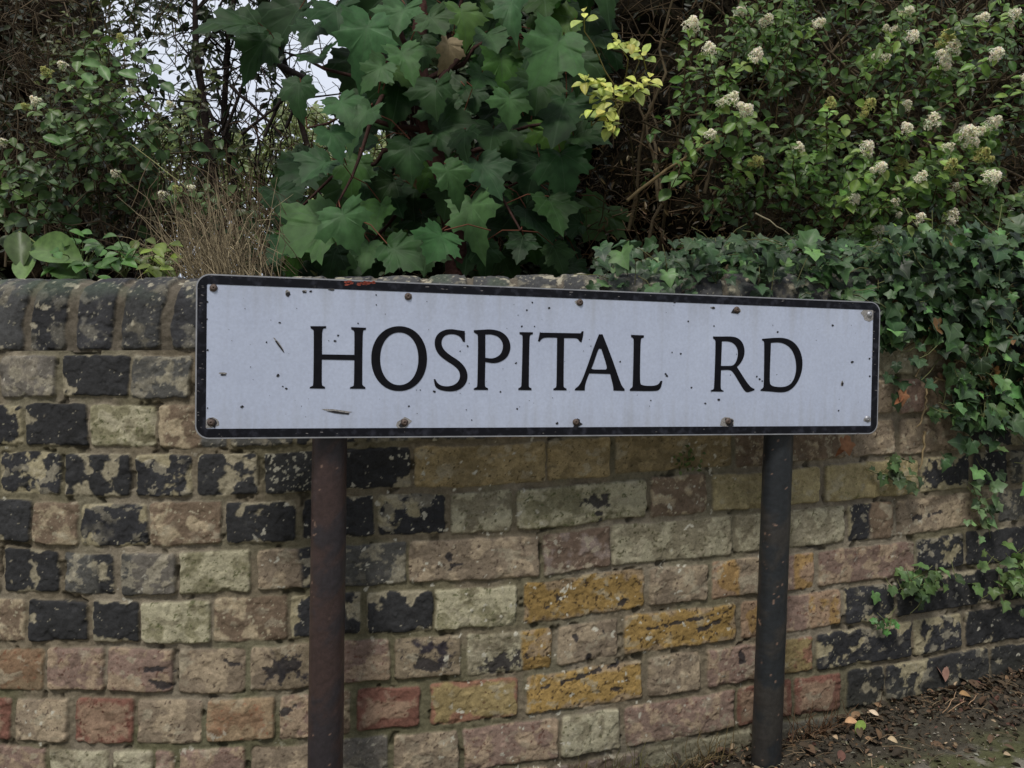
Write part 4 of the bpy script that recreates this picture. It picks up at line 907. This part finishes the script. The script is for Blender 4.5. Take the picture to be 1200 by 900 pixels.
    for px, py in ((138, 85), (128, 95), (108, 100), (95, 75), (60, 170), (50, 160)):
        leaves(fol, T_BROAD, at(px, py, 1.65)[None], np.array([[.2, -1, .5]]), np.array([[random.uniform(-1, 1), -.2, random.uniform(-.3, .6)]]), .042, alb(92, 124, 74))
    stem.tube(curve_pts(at(155, 170, 1.62), at(222, 222, 1.58), .0, 6, .005), .0009, alb(120, 120, 80), 4)
    fol.build('foliage', M_SMALL, root); stem.build('stem', M_TWIG, root)
make_back()

def make_thin_trees():
    specs = [((262, 330), (242, 150), (228, -60), 'slender dark tree stem rising against the sky, left of the gap'), ((285, 330), (262, 140), (285, -60), 'forked dark tree trunk in the middle of the sky gap'), ((395, 330), (330, 60), (300, -70), 'leaning bare stem crossing the bright gap beside the maple leaves')]
    for j, (a, b, c, lab) in enumerate(specs):
        Yd = 2.2+.12*j; base = at(*a, Yd); root = empty('slender_tree', tuple(base), lab, 'tree', 'thin trees in the gap')
        P = np.array([base, at((a[0]+b[0])/2+4, (a[1]+b[1])/2, Yd), at(*b, Yd), at((b[0]+c[0])/2-6, (b[1]+c[1])/2, Yd), at(*c, Yd)])
        tq = np.linspace(0, 4, 24); Q = np.stack([np.interp(tq, np.arange(5), P[:, k]) for k in range(3)], 1)
        t = Batch(); t.tube(Q, np.linspace(.016-.003*j, .006, 24), alb(44, 36, 34), 8); t.build('trunk', M_BARK, root)
        br, fo = Batch(), Batch()
        for i in range(22):
            s = Q[RNG.integers(8, 24)]; e = s+np.array([RNG.uniform(-.3, .3), RNG.uniform(-.15, .15), RNG.uniform(-.05, .3)])
            q = curve_pts(s, e, .06, 7, .04); br.tube(q, np.linspace(.0035, .001, 7), alb(44, 38, 34), 4)
            for _ in range(4):
                s2 = q[RNG.integers(2, 7)]; e2 = s2+RNG.normal(0, .07, 3); br.tube(curve_pts(s2, e2, .05, 5, .05), np.linspace(.0014, .0006, 5), alb(44, 38, 34), 3)
                nL = int(RNG.integers(1, 5)); lp = s2+(e2-s2)*RNG.uniform(.2, 1.1, (nL, 1))
                leaves(fo, T_OVAL, lp, rdir(nL, (0, -.7, .6), .6), RNG.normal(0, 1, (nL, 3)), RNG.uniform(.02, .042, nL), jit(alb(44, 56, 36), nL, .3))
        br.build('branch', M_BARK, root); fo.build('crown', M_SMALL, root)
    root = empty('twiggy_sapling', tuple(at(200, 330, 2.0)), 'fine twiggy sapling screening the left edge of the bright gap', 'tree', None)
    br, fo = Batch(), Batch()
    for _ in range(17):
        x0 = random.uniform(170, 330); a = at(x0, random.uniform(170, 260), random.uniform(1.9, 2.6)); e = at(x0+random.uniform(-60, 60), random.uniform(-80, 120), random.uniform(1.9, 2.6)); q = curve_pts(a, e, .03, 12, .03); br.tube(q, np.linspace(.003, .0009, 12), alb(50, 42, 38), 4)
        for _ in range(11):
            s = q[RNG.integers(2, 12)]; e2 = s+RNG.normal(0, .07, 3); br.tube(curve_pts(s, e2, .05, 5, .06), np.linspace(.0013, .0005, 5), alb(46, 40, 36), 3)
            nL = int(RNG.integers(0, 4)) if x0 < 260 else int(RNG.integers(0, 2))
            if nL: leaves(fo, T_OVAL, s+(e2-s)*RNG.uniform(.2, 1.1, (nL, 1)), rdir(nL, (0, -.7, .6), .6), RNG.normal(0, 1, (nL, 3)), RNG.uniform(.018, .034, nL), jit(alb(46, 58, 34), nL, .3))
    br.build('branch', M_BARK, root); fo.build('crown', M_SMALL, root)
    # dead sawn-off stick seen in the gap
    s = Batch(); s.tube([at(357, 92, 2.05), at(330, 78, 2.05), at(310, 64, 2.05)], [.009, .008, .007], alb(40, 34, 34), 8)
    b2 = [((283, 158), (322, 128)), ((322, 128), (355, 95)), ((262, 160), (300, 62)), ((300, 62), (320, 30)), ((245, 130), (255, 160)), ((310, 160), (345, 80)), ((270, 100), (330, 160)), ((335, 150), (360, 100))]
    for p, q in b2: s.tube(curve_pts(at(*p, 2.1), at(*q, 2.1), .02, 6, .015), np.linspace(.005, .003, 6), alb(42, 36, 34), 5)
    o = s.build('bare_branch', M_BARK); tag(o, 'bare dark broken branch in front of the bright sky gap', 'branch')
make_thin_trees()

# ------------------------------------------------------------------ plants on top of the wall at left
def make_wall_plants():
    k = 400/1091
    root = empty('broad_leaved_plant', tuple(at(45, 322, 1.42)), 'dock like plant with big pale green leaves resting over the coping at far left', 'plant')
    b, st = Batch(), Batch(); base = at(70, 325, 1.42)
    spec = [((100, 785), (222, 790), .062, alb(86, 112, 60)), ((105, 800), (48, 872), .055, alb(96, 122, 68)), ((170, 830), (240, 865), .05, alb(66, 92, 48)), ((60, 740), (45, 795), .035, alb(70, 86, 48))]
    for (a, c, s, col) in spec:
        A = at(a[0]*k, a[1]*k, 1.42); C = at(c[0]*k, c[1]*k, 1.36); b = Batch(); leaves(b, T_BROAD, A[None], np.array([[random.uniform(-.3, .3), -.9, .5]]), (C-A)[None], np.linalg.norm(C-A)*1.0, col); b.build('leaf', M_SMALL, root); st.tube(curve_pts(base, A, .1, 5, .02), .0016, alb(110, 120, 76), 5)
    st.build('stem', M_TWIG, root)
    for j, (cx, lab, pts) in enumerate(((250, 'low green seedling next to the dock leaves on the coping', [(240,820),(200,850),(280,840),(320,780),(290,870),(215,885),(180,800),(250,790),(235,760)]), (400, 'round leaved green plant on the coping, right of the seedling', [(330,785),(400,815),(385,780),(350,850),(440,810),(420,850),(365,830)]), (480, 'small plant with yellowish leaves beside the dry grass', [(470,865),(440,845),(500,840),(530,800),(545,830),(480,800),(455,780),(520,860)]))):
        root = empty('leafy_weed', tuple(at(cx*k, 325, 1.45)), lab, 'weed', 'small green weeds on the coping'); b, st = Batch(), Batch(); base = at(cx*k, 326, 1.45)
        for i in range(3):
            for (x, y) in pts:
                A = at(x*k+random.uniform(-9, 9), y*k+random.uniform(-9, 6), random.uniform(1.36, 1.5)); g = alb(74, 112, 52) if j < 2 else alb(104, 122, 48)
                leaves(b, random.choice([T_BROAD, T_OVAL, T_OBO]), A[None], np.array([[random.uniform(-.3, .3), -.7, .8]]), np.array([[random.uniform(-1, 1), -.4, random.uniform(-.6, .5)]]), random.uniform(.022, .034), g*random.uniform(.5, 1.25)); st.tube(curve_pts(base, A, .1, 4, .03), .001, alb(80, 90, 56), 4)
        b.build('foliage', M_SMALL, root); st.build('stem', M_TWIG, root)
    # dry grass tuft
    b = Batch()
    for i in range(300):
        x0 = random.gauss(262, 26); a = at(x0, 328, random.uniform(1.38, 1.6)); hh = random.uniform(.04, .21)
        d = np.array([random.gauss(-.035-(x0-262)*-.0004, .045), random.uniform(-.04, .04), hh]); q = curve_pts(a, a+d, .0, 5, .03); dr = random.uniform(0, 1)**1.5; q[-1] += np.array([random.uniform(-.05, .07)*dr, -.01, -.10*dr]); q[-2] += np.array([0, 0, -.02*dr])
        b.tube(q, np.linspace(.0009, .0004, 5), alb(158, 144, 116)*random.uniform(.2, 1.15), 3)
    for i in range(200):
        x0 = random.uniform(170, 310); a = at(x0, random.uniform(180, 310), random.uniform(1.5, 1.9)); e = a+np.array([random.uniform(-.06, .12), 0, -random.uniform(.05, .15)])
        b.tube(curve_pts(a, e, .05, 5, .03), .0008, alb(116, 100, 80)*random.uniform(.3, 1.0), 3)
    tag(b.build('dry_grass_tuft', M_DRY), 'tuft of dry straw coloured grass on the wall beside the sign corner', 'grass tuft')
make_wall_plants()

# ------------------------------------------------------------------ ivy
def ivy_on(root_name, label, cat, pts_px, out, size, cols, base, stems=(), group=None, spread=.6):
    root = empty(root_name, tuple(base), label, cat, group); fo, st = Batch(), Batch(); N = len(pts_px); P_ = np.array(pts_px, float)
    p, n = wall_pt(P_[:, 0], P_[:, 1], out)
    nr = n+np.array([0, 0, .55])+RNG.normal(0, .38, (N, 3)); tp = RNG.normal(0, spread, (N, 3))+np.array([0, -.1, -.8])
    leaves(fo, T_IVY, p, nr, tp, size, cols)
    q, _ = wall_pt(P_[:, 0], P_[:, 1]-3, out-.012)
    for i in range(0, N, 2):
        c = q[i]+RNG.normal(0, .02, 3)*[1, .3, 1]; st.tube([p[i], (p[i]+c)/2-[0, 0, .004], c], .0008, alb(96, 100, 66), 3)
    for s in stems:
        s = np.array(s, float); w, _ = wall_pt(s[:, 0], s[:, 1], np.full(len(s), .02)); t = np.linspace(0, len(s)-1, len(s)*4); w = np.stack([np.interp(t, np.arange(len(s)), w[:, k]) for k in range(3)], 1)
        st.tube(w+RNG.normal(0, .001, w.shape), np.linspace(.0028, .0014, len(w)), alb(118, 104, 78), 5)
    fo.build('foliage', M_IVY, root); st.build('stem', M_TWIG, root); return root
def make_ivy():
    pts = []
    while len(pts) < 1350:
        px, py = random.uniform(1022, 1330), random.uniform(272, 600)
        right = 560+ (px-1100)*.15 if px > 1100 else 470+(px-1030)*1.2
        left_ok = px > 1030+ (8 if py > 440 else -10)
        dens = 1.0 if py < 400 else (.85 if px > 1075 else .35)
        if py > 500: dens *= .28 if px > 1100 else .08
        if 1035 < px < 1085 and 450 < py < 500: dens *= .3
        if 1060 < px < 1120 and 400 < py < 440: dens *= .6
        if left_ok and py < right+random.gauss(0, 12) and random.random() < dens*(.55+.9*float(fbm(np.array([px]), np.array([py]), 40, 2, 7)[0])): pts.append((px, py))
    N = len(pts); out = RNG.uniform(.012, .06, N); P_ = np.array(pts)
    cols = jit(alb(44, 65, 38), N, .45); lt = RNG.random(N) < .16+.1*(P_[:, 1] > 360); cols[lt] = jit(alb(82, 116, 66), lt.sum(), .2); br = RNG.random(N) < .012; cols[br] = jit(alb(104, 76, 48), br.sum(), .2)
    r = ivy_on('ivy', 'mass of dark green ivy climbing over the right end of the wall beside the sign', 'ivy', pts, out, RNG.gamma(8, .0032, N).clip(.012, .046), cols, (1.0, 1.55, .72), [[(random.uniform(1040, 1200), random.uniform(290, 420)) if q_ == 0 else (bx+random.uniform(-30, 30), by+q_*22) for q_ in range(4)] for bx, by in [(random.uniform(1050, 1200), random.uniform(300, 470)) for _ in range(16)]]+[[(1085, 375), (1100, 395), (1120, 420), (1150, 450), (1185, 480), (1230, 500)], [(1150, 378), (1160, 400), (1176, 430)], [(1073, 505), (1073, 520), (1068, 548)], [(1085, 443), (1110, 450), (1140, 460)], [(1110, 300), (1095, 340), (1085, 375)]])
    # the part creeping along the top of the wall
    fo, st = Batch(), Batch(); N = 1350; pos, nr = [], []
    while len(pos) < N:
        px = random.uniform(690, 1330); Yw = float(np.interp((px-600)/F*1.45, tt, yy)); py = random.uniform(280, 352)
        if px < 800 and py < 300 and random.random() < .75: continue
        if px < 740 and random.random() < .6: continue
        pos.append(at(px, py, Yw+random.uniform(-.02, .22))); nr.append((random.gauss(0, .35), -.8+random.gauss(0, .3), .75+random.gauss(0, .3)))
    pos = np.array(pos); cols = jit(alb(44, 66, 38), N, .45); lt = RNG.random(N) < .15; cols[lt] = jit(alb(84, 118, 66), lt.sum(), .2)
    leaves(fo, T_IVY, pos, np.array(nr), RNG.normal(0, .6, (N, 3))+np.array([0, -.5, -.5]), RNG.gamma(8, .0034, N).clip(.012, .048), cols)
    for i in range(0, N, 3): c = pos[i]+RNG.normal(0, .03, 3); st.tube([pos[i], (pos[i]+c)/2, c+[0, .01, -.01]], .0009, alb(84, 84, 56), 3)
    o = fo.build('foliage', M_IVY, r, 'ivy leaves spreading along the top of the wall'); st.build('stem', M_TWIG, r)
    for name, lab, (xa, xb), (ya, yb), n_, c in (('ivy_sprig', 'small ivy sprig hanging from the mortar just below the sign corner', (1018, 1068), (530, 572), 20, alb(66, 84, 52)), ('ivy_sprig', 'pale green ivy sprig over the buff brick below the main ivy', (1122, 1160), (560, 622), 24, alb(92, 116, 78)),
                                               ('ivy_sprig', 'spreading green weed tuft in the joint right of the pink brick, low on the wall', (1036, 1098), (660, 702), 42, alb(80, 104, 60)), ('ivy_sprig', 'ivy tuft with some brown leaves at the right edge, low on the wall', (1130, 1215), (645, 704), 52, alb(84, 104, 56)), ('ivy_sprig', 'tiny bright green seedling in the joint above the black bricks', (1015, 1038), (722, 738), 9, alb(72, 108, 56))):
        pp = [((xa+xb)/2+random.gauss(0, (xb-xa)/4.2), (ya+yb)/2+random.gauss(0, (yb-ya)/4.4)) for _ in range(n_)]
        cols = jit(c, n_, .3); bidx = RNG.random(n_) < (.12 if xa == 1130 else .0); cols[bidx] = jit(alb(120, 88, 56), bidx.sum(), .2) if bidx.sum() else cols[bidx]
        b0, _ = wall_pt((xa+xb)/2, yb-8, .0); big = 1.0 if n_ > 10 else .6
        ivy_on(name, lab, 'ivy', pp, RNG.uniform(.006, .038, n_), RNG.uniform(.014, .028, n_)*big, cols, b0[0], group='small ivy sprigs growing from the wall joints')
    # dead leaves caught on the wall
    for px, py, lab, s in ((976, 520, 'curled brown dead leaf caught under the right end of the sign', .034), (1040, 466, 'brown withered leaf in the ivy stems right of the sign', .03)):
        p, n = wall_pt(px, py, .03); b = Batch(); leaves(b, T_IVY, p+np.array([[0, 0, .012]]), n+[[.2, 0, .3]], np.array([[.3, -.2, -1]]), s, alb(118, 84, 60)); leaves(b, T_SPEAR, p+np.array([[.008, 0, .004]]), n+[[-.4, 0, .5]], np.array([[-.7, -.2, -.6]]), s, alb(116, 76, 52))
        tag(b.build('dead_leaf', M_DRY), lab, 'dead leaf', 'dead leaves caught on the wall')
    p, n = wall_pt(np.array([805+random.gauss(0, 9) for _ in range(30)]), np.array([540+random.gauss(0, 8) for _ in range(30)]), RNG.uniform(.0, .012, 30))
    b = Batch(); leaves(b, T_TINY, p, n+RNG.normal(0, .4, (30, 3)), RNG.normal(0, 1, (30, 3)), .01, jit(alb(70, 84, 40), 30, .25)); tag(b.build('moss_tuft', M_SMALL), 'little green moss tuft on an olive brick beneath the sign', 'moss')
make_ivy()

# ------------------------------------------------------------------ foot of the wall: litter, weeds
def gz(x, y):
    wl = np.interp(x, tt, yy); return ground_z(x)+.028*ss(.3, .85, x)*ss(.16, .0, wl-y)
def make_litter():
    b = Batch(); N = 5200; s = RNG.uniform(-.3, 1.45, N); x, y = wall_xy(s); nx, ny = wall_nrm(s); d = RNG.exponential(.075, N).clip(.0, .5)
    kp = RNG.random(N) < np.where(s < .42, .35, 1); s, x, y, nx, ny, d = [q[kp] for q in (s, x, y, nx, ny, d)]; N = len(s); d = np.where(s < .42, d*.5, d)
    px, py = x+nx*(d+.006), y+ny*(d+.006); P_ = np.stack([px, py, gz(px, py)+RNG.uniform(.002, .016, N)*np.exp(-d/.12)], 1)
    pal = np.array([alb(70, 60, 48), alb(84, 68, 54), alb(54, 48, 40), alb(112, 90, 68), alb(146, 128, 104), alb(68, 64, 50), alb(84, 60, 52)]); pr = [.28, .22, .24, .1, .04, .08, .04]
    c = pal[RNG.choice(len(pal), N, p=pr)]*RNG.uniform(.6, 1.3, (N, 1))
    leaves(b, T_OVAL, P_, rdir(N, (0, -.1, 1), .55), RNG.normal(0, 1, (N, 3))*[1, 1, .25], RNG.gamma(2.2, .0038, N).clip(.003, .028), c)
    tw = 260; s = RNG.uniform(-.2, 1.4, tw); x, y = wall_xy(s); nx, ny = wall_nrm(s); d = RNG.exponential(.08, tw)
    for i in range(tw):
        a = np.array([x[i]+nx[i]*d[i], y[i]+ny[i]*d[i], 0]); a[2] = gz(a[0], a[1])+.006; e = a+np.array([random.uniform(-.04, .04), random.uniform(-.03, .03), random.uniform(-.002, .01)]); b.tube([a, (a+e)/2+[0, 0, .003], e], .0007, alb(120, 104, 82)*random.uniform(.5, 1.2), 3)
    o = b.build('leaf_litter', M_DRY); tag(o, 'brown leaf litter and twigs along the foot of the wall', 'leaf litter', kind='stuff')
    # pale grit on the asphalt
    b = Batch(); N = 3200; X = RNG.uniform(.2, 1.5, N); wl = np.interp(X, tt, yy); d = RNG.uniform(.02, .55, N); Y = wl-d
    r = RNG.gamma(2.5, .0009, N).clip(.001, .006)
    leaves(b, T_TINY, np.stack([X, Y, gz(X, Y)+.003], 1), rdir(N, (0, 0, 1), .3), RNG.normal(0, 1, (N, 3))*[1, 1, .1], r*1.8, jit(alb(128, 122, 108), N, .35))
    tag(b.build('grit', M_DRY), 'pale grit and crumbs on the mossy pavement', 'grit', kind='stuff')
    def onground(px, py):
        d = ray(px, py); t = .0
        for _ in range(12): P = np.array([0, 0, EYE])+d*t; t = (EYE-float(gz(P[0], P[1])))/-d[2] if d[2] < 0 else t
        return np.array([0, 0, EYE])+d*t
    for px, py, tx, ty, c, s, lab in ((990, 860, 1, .5, alb(172, 138, 104), .026, 'tan fallen leaf lying against the green one on the pavement'), (1012, 858, -.3, -.6, alb(104, 124, 60), .03, 'green fallen leaf in the litter right of the black post'), (1040, 880, 1, 0, alb(168, 150, 120), .02, 'pale dry leaf nearest the bottom edge on the pavement'), (1018, 846, 1, -.8, alb(188, 170, 146), .018, 'small pale papery leaf just behind the green leaf'), (1108, 812, .3, -1, alb(128, 100, 88), .045, 'mauve brown curled leaf standing against the wall foot'), (1124, 826, 1, .2, alb(148, 118, 82), .026, 'tan leaf right of the mauve curled leaf')):
        p = onground(px, py)+np.array([0, 0, .02]); b = Batch(); up = (0.1, -.5, .8) if s < .04 else (.5, -.8, .3)
        leaves(b, T_BROAD, p[None], np.array([up]), np.array([[tx, ty*.6, -.1 if s < .04 else .9]]), s, c); tag(b.build('fallen_leaf', M_DRY), lab, 'fallen leaf', 'fallen leaves on the pavement')
    # dry weed stalks against the wall
    b = Batch(); base = onground(1075, 833)
    for a_, m_, e_ in (((1070, 832), (1080, 812), (1092, 800)), ((1070, 832), (1095, 808), (1100, 806)), ((1072, 830), (1090, 828), (1108, 836)), ((1098, 834), (1100, 812), (1116, 802)), ((1092, 830), (1112, 838), (1124, 842)), ((1100, 830), (1120, 850), (1140, 858))):
        q = [wall_pt(p_[0], p_[1], o_)[0][0] for p_, o_ in zip((a_, m_, e_), (.05, .06, .05))]; q = np.array(q); t = np.linspace(0, 2, 9); w = np.stack([np.interp(t, [0, 1, 2], q[:, k]) for k in range(3)], 1); b.tube(w+RNG.normal(0, .0007, w.shape), np.linspace(.0011, .0006, 9), alb(150, 124, 98), 4)
    tag(b.build('dry_weed_stalks', M_DRY), 'pale dry weed stalks bent against the foot of the dark bricks', 'weed')
    for cx, lab, n_, c in ((655, 'thin straw coloured grass blades at the wall foot near the left brick ledge', 26, alb(112, 104, 64)), (705, 'loose grass tuft at the wall foot below the yellow bricks', 34, alb(100, 98, 60)), (815, 'sparse dry grass blades at the wall foot left of the black post', 40, alb(110, 96, 66)), (945, 'wispy brown grass beside the foot of the black post', 46, alb(96, 74, 56))):
        b = Batch(); s0 = float(s_of_px(cx))
        for _ in range(n_):
            s = s0+random.gauss(0, .035); x, y = wall_xy(s); nx, ny = wall_nrm(s); a = np.array([x+nx*random.uniform(.01, .06), y+ny*.02, 0]); a[2] = gz(a[0], a[1]); hh = random.uniform(.02, .075)
            e = a+np.array([random.gauss(0, .02), -random.uniform(0, .03), hh]); b.tube(curve_pts(a, e, .1, 5, .04), np.linspace(.0009, .0003, 5), c*random.uniform(.5, 1.3), 3)
        tag(b.build('grass_tuft', M_DRY), lab, 'grass tuft', 'grass tufts along the wall foot')
make_litter()
